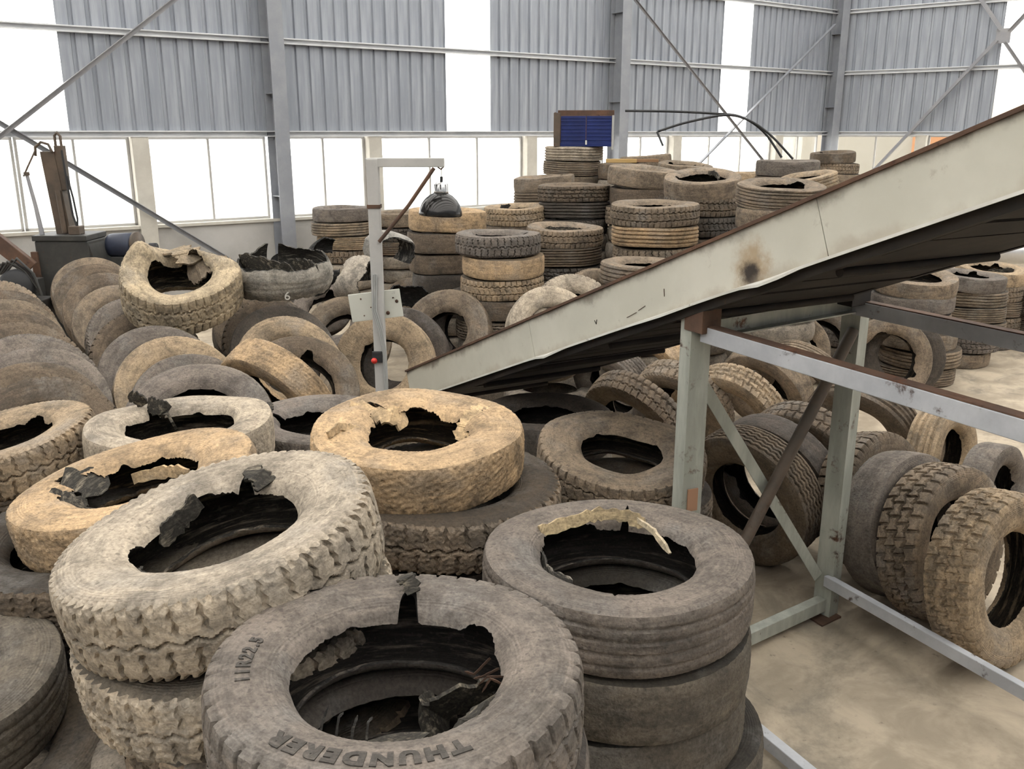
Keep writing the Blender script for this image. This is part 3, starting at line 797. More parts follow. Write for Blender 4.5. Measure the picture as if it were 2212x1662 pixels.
    ('mid_lug2','third pale tyre arch beside the ribbed stack over the conveyor','leaning tyres around the lamp post',(0.979,10.218,1.125),(0.296,-0.814,0.5),3.92,1,0.25,(0.215,0.166,0.119),0),
    ('mid_bald','top tyre of the back stack left of the lamp post','tyre stacks along the back',(-2.944,15.851,1.747),(0,0,1),1.48,1,0.233,(0.167,0.141,0.121),0),
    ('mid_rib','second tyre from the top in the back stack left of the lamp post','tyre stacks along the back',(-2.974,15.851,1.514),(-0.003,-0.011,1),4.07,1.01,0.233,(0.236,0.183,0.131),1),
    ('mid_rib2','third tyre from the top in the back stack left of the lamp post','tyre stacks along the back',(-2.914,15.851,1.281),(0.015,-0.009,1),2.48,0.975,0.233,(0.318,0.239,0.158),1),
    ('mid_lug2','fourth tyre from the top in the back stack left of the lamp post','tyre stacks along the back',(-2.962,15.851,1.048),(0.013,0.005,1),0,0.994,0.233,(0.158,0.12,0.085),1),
    ('mid_bald2','top tyre of the back stack right behind the lamp','tyre stacks along the back',(-0.843,11.928,2.006),(0.03,0,1),4.22,1,0.268,(0.416,0.291,0.171),0),
    ('mid_bald','second tyre from the top in the back stack right behind the lamp','tyre stacks along the back',(-0.863,11.928,1.739),(0.008,-0.006,1),4.32,1.004,0.268,(0.156,0.118,0.084),1),
    ('mid_bald2','third tyre from the top in the back stack right behind the lamp','tyre stacks along the back',(-0.863,11.948,1.471),(-0.005,-0.001,1),4.58,0.978,0.268,(0.153,0.116,0.083),1),
    ('mid_bald','fourth tyre from the top in the back stack right behind the lamp','tyre stacks along the back',(-0.823,11.928,1.204),(0.004,0.012,1),4.27,0.979,0.268,(0.077,0.064,0.053),1),
    ('mid_bald','fifth tyre from the top in the back stack right behind the lamp','tyre stacks along the back',(-0.829,11.941,0.936),(-0.01,-0.008,1),5.91,1.002,0.268,(0.178,0.15,0.128),1),
    ('mid_lug','top tyre of the low back stack with dark hole','tyre stacks along the back',(0.054,13.502,1.938),(-0.04,-0.03,0.999),5.9,0.94,0.258,(0.347,0.261,0.172),0),
    ('mid_bald','second tyre from the top in the low back stack with dark hole','tyre stacks along the back',(0.039,13.52,1.679),(-0.012,-0.001,1),4.05,0.935,0.258,(0.137,0.104,0.074),1),
    ('mid_lug2','top tyre of the stack with the notched grey top','tyre stacks along the back',(-0.163,10.688,1.849),(0,0,1),2.77,1,0.247,(0.168,0.142,0.121),0),
    ('mid_bald','second tyre from the top in the stack with the notched grey top','tyre stacks along the back',(-0.103,10.668,1.602),(0.001,-0.011,1),5.73,0.985,0.247,(0.478,0.335,0.197),1),
    ('mid_lug','third tyre from the top in the stack with the notched grey top','tyre stacks along the back',(-0.113,10.668,1.356),(-0.011,-0.001,1),5.15,0.986,0.247,(0.337,0.253,0.167),1),
    ('mid_bald','fourth tyre from the top in the stack with the notched grey top','tyre stacks along the back',(-0.143,10.688,1.109),(0.009,0.014,1),1.73,0.995,0.247,(0.137,0.104,0.074),1),
    ('mid_wave','fifth tyre from the top in the stack with the notched grey top','tyre stacks along the back',(-0.181,10.675,0.863),(-0.004,-0.012,1),4.83,0.989,0.247,(0.157,0.119,0.085),1),
    ('mid_lug','top tyre of the stack right of the notched grey one','tyre stacks along the back',(0.691,11.942,1.804),(0.02,-0.04,0.999),1.68,1,0.241,(0.231,0.178,0.128),0),
    ('mid_rib2','second tyre from the top in the stack right of the notched grey one','tyre stacks along the back',(0.684,11.92,1.563),(-0.013,-0.01,1),3.13,0.986,0.241,(0.138,0.104,0.074),1),
    ('mid_block','third tyre from the top in the stack right of the notched grey one','tyre stacks along the back',(0.707,11.945,1.323),(-0.014,-0.013,1),5.19,0.992,0.241,(0.086,0.071,0.059),1),
    ('mid_lug2','fourth tyre from the top in the stack right of the notched grey one','tyre stacks along the back',(0.698,11.926,1.082),(-0.002,-0.004,1),2.25,0.978,0.241,(0.156,0.118,0.084),1),
    ('mid_block','top tyre of the back stack below the white-grooved pair','tyre stacks along the back',(0.911,13.553,2.252),(0,0,1),2.73,1.06,0.237,(0.147,0.111,0.079),0),
    ('mid_rib','second tyre from the top in the back stack below the white-grooved pair','tyre stacks along the back',(0.927,13.579,2.015),(0.001,0.014,1),0.65,1.071,0.237,(0.082,0.068,0.057),1),
    ('mid_lug2','third tyre from the top in the back stack below the white-grooved pair','tyre stacks along the back',(0.893,13.523,1.778),(0.012,-0.008,1),2.47,1.04,0.237,(0.084,0.069,0.058),1),
    ('mid_bald','top tyre of the tilted low stack by the window pillar','tyre stacks along the back',(0.53,15.147,2.297),(-0.07,0,0.998),4.74,1,0.242,(0.219,0.169,0.122),0),
    ('mid_rib','second tyre from the top in the tilted low stack by the window pillar','tyre stacks along the back',(0.529,15.149,2.055),(-0.012,-0.009,1),0.65,1,0.242,(0.155,0.118,0.084),1),
    ('mid_rib','top tyre of the tall stack under the blue metal box','tyre stacks along the back',(1.063,16.005,2.755),(0,0,1),5.91,1,0.24,(0.404,0.34,0.264),0),
    ('mid_rib2','second tyre from the top in the tall stack under the blue metal box','tyre stacks along the back',(1.033,16.005,2.516),(0.013,-0.008,1),4.73,1.003,0.24,(0.234,0.181,0.13),1),
    ('mid_bald','third tyre from the top in the tall stack under the blue metal box','tyre stacks along the back',(1.071,16.019,2.276),(0.007,0.003,1),3.03,0.975,0.24,(0.211,0.163,0.117),1),
    ('mid_bald','top tyre of the stack of the deep smooth tyre','tyre stacks along the back',(1.868,13.186,2.491),(0.08,-0.06,0.995),3.55,1,0.262,(0.232,0.179,0.128),0),
    ('mid_bald','second tyre from the top in the stack of the deep smooth tyre','tyre stacks along the back',(1.891,13.2,2.229),(-0.002,-0.002,1),1.9,0.984,0.262,(0.141,0.106,0.076),1),
    ('mid_block','third tyre from the top in the stack of the deep smooth tyre','tyre stacks along the back',(1.84,13.163,1.966),(0.002,0.003,1),2.72,0.986,0.262,(0.225,0.174,0.125),1),
    ('mid_face','top tyre of the stack of the tyre tilted toward the viewer','tyre stacks along the back',(2.482,12.048,2.441),(-0.059,-0.167,0.984),4.76,1,0.257,(0.228,0.176,0.127),0),
    ('mid_lug','second tyre from the top in the stack of the tyre tilted toward the viewer','tyre stacks along the back',(2.501,12.066,2.184),(0.006,0.013,1),2.29,1.011,0.257,(0.141,0.107,0.076),1),
    ('mid_lug','third tyre from the top in the stack of the tyre tilted toward the viewer','tyre stacks along the back',(2.474,12.046,1.927),(0.005,0.007,1),1.54,1.017,0.257,(0.078,0.065,0.054),1),
    ('mid_bald2','fourth tyre from the top in the stack of the tyre tilted toward the viewer','tyre stacks along the back',(2.459,12.054,1.67),(-0.004,0.006,1),2.39,0.987,0.257,(0.138,0.104,0.075),1),
    ('mid_bald2','fifth tyre from the top in the stack of the tyre tilted toward the viewer','tyre stacks along the back',(2.498,12.061,1.413),(-0.006,-0.011,1),6.27,1.008,0.257,(0.158,0.119,0.085),1),
    ('mid_lug','top tyre of the stack with orange ribbed second tyre','tyre stacks along the back',(1.756,11.277,2.145),(-0.01,-0.03,1),1.7,1.08,0.252,(0.206,0.159,0.114),0),
    ('mid_rib','second tyre from the top in the stack with orange ribbed second tyre','tyre stacks along the back',(1.766,11.277,1.892),(0.001,-0.003,1),0.58,1.067,0.252,(0.414,0.29,0.17),1),
    ('mid_lug2','third tyre from the top in the stack with orange ribbed second tyre','tyre stacks along the back',(1.776,11.277,1.64),(-0.015,-0.007,1),6.01,1.03,0.252,(0.204,0.158,0.113),1),
    ('mid_lug','fourth tyre from the top in the stack with orange ribbed second tyre','tyre stacks along the back',(1.74,11.305,1.388),(-0.002,-0.001,1),6,1.08,0.252,(0.147,0.111,0.08),1),
    ('mid_rib2','top tyre of the ribbed stack above the conveyor middle','tyre stacks along the back',(3.047,10.446,2.421),(0,-0.1,0.995),5.64,1,0.255,(0.203,0.157,0.113),0),
    ('mid_bald','second tyre from the top in the ribbed stack above the conveyor middle','tyre stacks along the back',(3.066,10.426,2.166),(-0.005,-0.006,1),2.65,1.019,0.255,(0.21,0.162,0.116),1),
    ('mid_lug','third tyre from the top in the ribbed stack above the conveyor middle','tyre stacks along the back',(3.042,10.432,1.911),(-0.001,-0.006,1),4.83,1.008,0.255,(0.138,0.104,0.075),1),
    ('mid_rib','fourth tyre from the top in the ribbed stack above the conveyor middle','tyre stacks along the back',(3.04,10.47,1.656),(0.012,-0.009,1),4.69,0.995,0.255,(0.223,0.173,0.124),1),
    ('mid_bald2','top tyre of the back stack by the corner window','tyre stacks along the back',(4.39,14.769,2.557),(0,0,1),2.35,1,0.244,(0.168,0.142,0.121),0),
    ('mid_block','second tyre from the top in the back stack by the corner window','tyre stacks along the back',(4.388,14.774,2.314),(0.014,-0.008,1),1.65,0.997,0.244,(0.145,0.11,0.079),1),
    ('mid_rib','top tyre of the leaning ribbed stack behind the ribbed one','tyre stacks along the back',(4.424,13.846,2.366),(-0.196,-0.049,0.979),4.29,0.9,0.249,(0.343,0.258,0.17),0),
    ('mid_rib','second tyre from the top in the leaning ribbed stack behind the ribbed one','tyre stacks along the back',(4.574,13.846,2.117),(0.004,-0.012,1),5.13,0.89,0.249,(0.316,0.237,0.156),1),
    ('mid_bald2','third tyre from the top in the leaning ribbed stack behind the ribbed one','tyre stacks along the back',(4.415,13.846,1.868),(0.002,-0.009,1),0.27,0.906,0.249,(0.214,0.166,0.119),1),
    ('mid_bald','top tyre of the slim stack at the corner column','tyre stacks along the back',(7.383,21.42,2.554),(-0.06,-0.04,0.997),0.06,1,0.243,(0.137,0.104,0.074),0),
    ('mid_lug','second tyre from the top in the slim stack at the corner column','tyre stacks along the back',(7.483,21.42,2.31),(0.011,-0.014,1),0.74,1.006,0.243,(0.218,0.168,0.121),1),
    ('mid_bald','third tyre from the top in the slim stack at the corner column','tyre stacks along the back',(7.523,21.42,2.067),(0.006,0.006,1),0.27,1.006,0.243,(0.225,0.174,0.125),1),
    ('mid_lug2','fourth tyre from the top in the slim stack at the corner column','tyre stacks along the back',(7.563,21.42,1.824),(-0.013,0.004,1),0.76,1.008,0.243,(0.333,0.25,0.165),1),
    ('mid_bald2','fifth tyre from the top in the slim stack at the corner column','tyre stacks along the back',(7.371,21.442,1.581),(-0.005,0.005,1),2.92,0.978,0.243,(0.236,0.182,0.131),1),
    ('mid_bald','top tyre of the small far stack in the window gap','tyre stacks along the back',(5.375,20.85,2.118),(0,0,1),3.16,1,0.249,(0.359,0.27,0.178),0),
    ('mid_rib2','second tyre from the top in the small far stack in the window gap','tyre stacks along the back',(5.358,20.834,1.869),(-0.01,0.002,1),5.25,0.985,0.249,(0.209,0.162,0.116),1),
    ('mid_bald','top tyre of the far tilted stack behind the deep smooth tyre','tyre stacks along the back',(2.58,17.958,2.553),(-0.07,0.02,0.997),5.54,1,0.243,(0.213,0.165,0.118),0),
    ('mid_face','top tyre of the far stack behind the viewer-tilted tyre','tyre stacks along the back',(3.169,17.006,2.43),(0.05,-0.08,0.996),1.92,1,0.256,(0.218,0.169,0.121),0),
    ('mid_bald','top tyre of the dark stack in the gap below the back stacks','tyre stacks along the back',(1.567,14.568,1.56),(0,0,1),5.97,1.02,0.24,(0.154,0.117,0.083),0),
    ('mid_bald2','second tyre from the top in the dark stack in the gap below the back stacks','tyre stacks along the back',(1.564,14.552,1.32),(-0.008,0.004,1),1.61,1.013,0.24,(0.084,0.069,0.058),1),
    ('mid_bald','top tyre of the back stack behind the lamp strut','tyre stacks along the back',(-2.092,16.487,1.601),(0,0,1),3.8,1,0.246,(0.204,0.158,0.113),0),
    ('mid_block','second tyre from the top in the back stack behind the lamp strut','tyre stacks along the back',(-2.104,16.489,1.354),(-0.006,-0.004,1),1.82,0.98,0.246,(0.074,0.061,0.051),1),
    ('mid_wave','third tyre from the top in the back stack behind the lamp strut','tyre stacks along the back',(-2.065,16.476,1.108),(0.011,0.005,1),5.16,1,0.246,(0.144,0.109,0.078),1),
    ('mid_rib','top tyre of the ribbed stack against the conveyor top','tyre stacks along the back',(1.458,10.011,1.595),(0.04,-0.02,0.999),3.36,0.95,0.245,(0.219,0.169,0.122),0),
    ('mid_rib','second tyre from the top in the ribbed stack against the conveyor top','tyre stacks along the back',(1.488,10.011,1.35),(0.014,0.011,1),4.18,0.94,0.245,(0.169,0.142,0.122),1),
    ('mid_bald','third tyre from the top in the ribbed stack against the conveyor top','tyre stacks along the back',(1.467,9.994,1.104),(-0.007,-0.015,1),3.65,0.957,0.245,(0.218,0.168,0.121),1),
    ('mid_bald','top tyre of the stack hidden behind the lower conveyor','tyre stacks along the back',(3.027,13.079,1.468),(0,0,1),0.09,1,0.267,(0.154,0.117,0.083),0),
    ('mid_bald2','second tyre from the top in the stack hidden behind the lower conveyor','tyre stacks along the back',(3.003,13.076,1.201),(-0.002,0.009,1),1.82,0.974,0.267,(0.154,0.117,0.083),1),
    ('mid_bald','brown tyre beneath two short planks beside the blue metal box','tyre stacks along the back',(1.838,15.438,2.484),(0,0,1),0.63,0.8,0.262,(0.145,0.11,0.078),0),
    ('mid_face','top tyre of the right stack nearest the green stand','tyre stacks on the right',(5.141,11.426,1.255),(-0.02,-0.119,0.993),4.13,1,0.228,(0.233,0.18,0.129),0),
    ('mid_bald','second tyre from the top in the right stack nearest the green stand','tyre stacks on the right',(5.121,11.426,1.027),(-0.009,-0.005,1),4.5,1.013,0.228,(0.164,0.138,0.118),1),
    ('mid_rib','third tyre from the top in the right stack nearest the green stand','tyre stacks on the right',(5.111,11.426,0.799),(-0.004,-0.012,1),2.28,0.977,0.228,(0.209,0.161,0.116),1),
    ('mid_bald','fourth tyre from the top in the right stack nearest the green stand','tyre stacks on the right',(5.201,11.406,0.571),(0.013,0.007,1),6.01,1.012,0.228,(0.228,0.176,0.126),1),
    ('mid_rib','fifth tyre from the top in the right stack nearest the green stand','tyre stacks on the right',(5.281,11.376,0.342),(-0.004,0.015,1),4.75,0.994,0.228,(0.234,0.181,0.13),1),
    ('mid_rib2','sixth tyre from the top in the right stack nearest the green stand','tyre stacks on the right',(5.241,11.386,0.114),(-0.003,-0.003,1),6.14,0.971,0.228,(0.213,0.164,0.118),1),
    ('mid_bald','top tyre of the second right stack beside the open floor','tyre stacks on the right',(6.257,12.306,1.145),(0.06,-0.03,0.998),5.13,0.95,0.208,(0.16,0.135,0.115),0),
    ('mid_rib','second tyre from the top in the second right stack beside the open floor','tyre stacks on the right',(6.307,12.306,0.937),(0.005,0.003,1),0.51,0.937,0.208,(0.214,0.165,0.118),1),
    ('mid_rib2','third tyre from the top in the second right stack beside the open floor','tyre stacks on the right',(6.297,12.306,0.729),(-0.006,0.005,1),5.82,0.964,0.208,(0.204,0.158,0.113),1),
    ('mid_rib','fourth tyre from the top in the second right stack beside the open floor','tyre stacks on the right',(6.337,12.306,0.52),(-0.002,-0.01,1),3.87,0.949,0.208,(0.233,0.18,0.129),1),
    ('mid_lug','fifth tyre from the top in the second right stack beside the open floor','tyre stacks on the right',(6.287,12.306,0.312),(-0.013,-0.004,1),0.6,0.938,0.208,(0.161,0.135,0.116),1),
    ('mid_bald','sixth tyre from the top in the second right stack beside the open floor','tyre stacks on the right',(6.207,12.306,0.104),(0.005,-0.001,1),5.21,0.9,0.208,(0.227,0.175,0.126),1),
    ('mid_face','top tyre of the right stack with the wide black hole','tyre stacks on the right',(7.15,13.437,1.064),(0.03,-0.099,0.995),2.84,0.98,0.237,(0.355,0.267,0.176),0),
    ('mid_lug','second tyre from the top in the right stack with the wide black hole','tyre stacks on the right',(7.123,13.421,0.828),(-0.006,-0.007,1),3.3,0.976,0.237,(0.232,0.179,0.129),1),
    ('mid_rib2','third tyre from the top in the right stack with the wide black hole','tyre stacks on the right',(7.154,13.434,0.591),(0.005,0.003,1),5.87,0.957,0.237,(0.218,0.168,0.121),1),
    ('mid_lug','fourth tyre from the top in the right stack with the wide black hole','tyre stacks on the right',(7.173,13.425,0.355),(-0.004,0.003,1),0.68,0.951,0.237,(0.228,0.176,0.127),1),
    ('mid_rib','fifth tyre from the top in the right stack with the wide black hole','tyre stacks on the right',(7.122,13.414,0.118),(0.008,0.012,1),5.79,0.965,0.237,(0.166,0.14,0.12),1),
    ('mid_rib','top tyre of the stack cut off by the right picture edge','tyre stacks on the right',(7.958,13.311,0.749),(0,0,1),4.12,0.95,0.214,(0.137,0.104,0.074),0),
    ('mid_wave','second tyre from the top in the stack cut off by the right picture edge','tyre stacks on the right',(7.955,13.29,0.535),(-0.005,0.006,1),5.29,0.951,0.214,(0.14,0.106,0.076),1),
    ('mid_rib2','third tyre from the top in the stack cut off by the right picture edge','tyre stacks on the right',(7.956,13.3,0.321),(0.004,-0.012,1),2.33,0.959,0.214,(0.145,0.11,0.079),1),
    ('mid_bald2','fourth tyre from the top in the stack cut off by the right picture edge','tyre stacks on the right',(7.979,13.341,0.107),(-0.011,0.007,1),2.24,0.93,0.214,(0.203,0.157,0.112),1),
    ('mid_bald','top tyre of the stack behind the far green leg','tyre stacks on the right',(4.796,12.425,0.863),(0,0,1),4.29,0.9,0.246,(0.214,0.165,0.118),0),
    ('mid_lug','second tyre from the top in the stack behind the far green leg','tyre stacks on the right',(4.777,12.404,0.616),(0.012,0,1),1.8,0.875,0.246,(0.226,0.174,0.125),1),
    ('mid_lug','third tyre from the top in the stack behind the far green leg','tyre stacks on the right',(4.78,12.425,0.37),(0.002,0,1),4.89,0.887,0.246,(0.168,0.141,0.121),1),
    ('mid_face','upright tyre with wide dark hole behind the far green leg','heap of tyres around the green stand',(4.418,10.334,0.515),(-0.17,-0.963,0.208),1.23,1,0.25,(0.204,0.157,0.113),0),
    ('mid_bald','dark tyre added to darken the hole of the upright wide-holed tyre by the far green leg','heap of tyres around the green stand',(4.683,10.561,0.504),(-0.17,-0.963,0.208),2.99,0.98,0.24,(0.076,0.063,0.052),0),  # added behind the upright tyre to blacken its hole
    ('mid_face','small-holed tyre under the stand cross beam','heap of tyres around the green stand',(3.354,10.71,0.514),(-0.246,-0.919,0.309),5.79,1,0.25,(0.237,0.183,0.132),0),
    ('mid_rib','tyre leaning beside the small-holed tyre under the beam','heap of tyres around the green stand',(4.011,11.408,0.481),(0.142,-0.807,0.574),2.07,1,0.25,(0.144,0.109,0.078),0),
    ('near_heapa','block-tread tyre propped behind the crossed green braces','heap of tyres around the green stand',(1.749,6.15,0.542),(-0.727,-0.655,-0.208),0.5,1.05,0.27,(0.145,0.11,0.078),0),
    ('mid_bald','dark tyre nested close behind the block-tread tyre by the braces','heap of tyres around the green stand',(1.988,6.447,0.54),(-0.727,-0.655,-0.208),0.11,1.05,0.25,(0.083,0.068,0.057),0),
    ('near_heapb','lug-tread tyre propped behind the far green leg','heap of tyres around the green stand',(2.362,6.829,0.539),(-0.707,-0.636,-0.309),4.77,1.05,0.26,(0.139,0.105,0.075),0),
    ('mid_rib','ribbed tyre lying against the heap right of the far leg','heap of tyres around the green stand',(3.166,7.76,0.525),(-0.624,-0.624,-0.469),4.36,1.05,0.26,(0.139,0.105,0.075),0),
    ('mid_lug','tilted tyre with notched edge left of the pale green post','heap of tyres around the green stand',(1.158,8.09,0.507),(-0.579,-0.644,-0.5),5.65,1.02,0.26,(0.151,0.114,0.082),0),
    ('mid_lug2','tyre behind the notched one left of the pale green post','heap of tyres around the green stand',(1.688,8.54,0.507),(-0.579,-0.644,-0.5),4.85,1.02,0.26,(0.234,0.181,0.13),0),
    ('mid_wave','wavy-tread tyre under the conveyor belly','heap of tyres around the green stand',(1.076,9.018,0.562),(-0.689,-0.62,-0.375),3.67,1,0.26,(0.184,0.155,0.132),0),
    ('mid_bald','ochre tyre lifted at the conveyor belly','heap of tyres around the green stand',(1.532,9.202,0.688),(-0.674,-0.606,-0.423),2.2,1,0.26,(0.438,0.307,0.18),0),
    ('mid_block','ochre block-tread tyre inside the stand behind the pale post','heap of tyres around the green stand',(2.181,8.398,0.503),(-0.624,-0.624,-0.469),2.58,1,0.26,(0.35,0.263,0.173),0),
    ('mid_bald2','clay-smeared tyre inside the stand under the near beam','heap of tyres around the green stand',(2.676,9.145,0.511),(-0.624,-0.624,-0.469),1.92,1.02,0.26,(0.216,0.167,0.12),0),
    ('mid_rib2','second clay-smeared tyre inside the stand behind the braces','heap of tyres around the green stand',(3.108,9.359,0.503),(-0.624,-0.624,-0.469),1.51,1,0.26,(0.236,0.183,0.131),0),
    ('near_right','yellow-brown mud-cracked tyre with dark hole at right picture edge','upright tyre row at the right edge',(2.9,4.908,0.536),(0.525,-0.84,0.139),0,1.04,0.3,(0.353,0.266,0.175),0),
    ('near_block','block-tread tyre second in the row at the right edge','upright tyre row at the right edge',(2.793,5.37,0.536),(0.536,-0.826,0.174),4.82,1.04,0.28,(0.219,0.169,0.121),0),
    ('mid_bald2','grey clay-filled tyre third in the row at the right edge','upright tyre row at the right edge',(2.656,5.654,0.528),(0.533,-0.82,0.208),1.46,1.02,0.28,(0.16,0.135,0.115),0),
    ('near_lugr','lug-tread tyre fourth in the row beside the far green leg','upright tyre row at the right edge',(2.623,6.054,0.527),(0.551,-0.787,0.276),4.69,1.02,0.27,(0.154,0.117,0.083),0),
    ('mid_rib','ribbed tan tyre standing on open floor behind the right row','upright tyre row at the right edge',(3.662,7.28,0.434),(0.641,-0.764,0.07),5.92,0.85,0.28,(0.32,0.241,0.159),0),
    ('mid_bald','small dark tyre standing behind the right row by the edge','upright tyre row at the right edge',(3.768,6.607,0.39),(0.639,-0.762,0.105),4.18,0.76,0.24,(0.161,0.136,0.116),0),
]
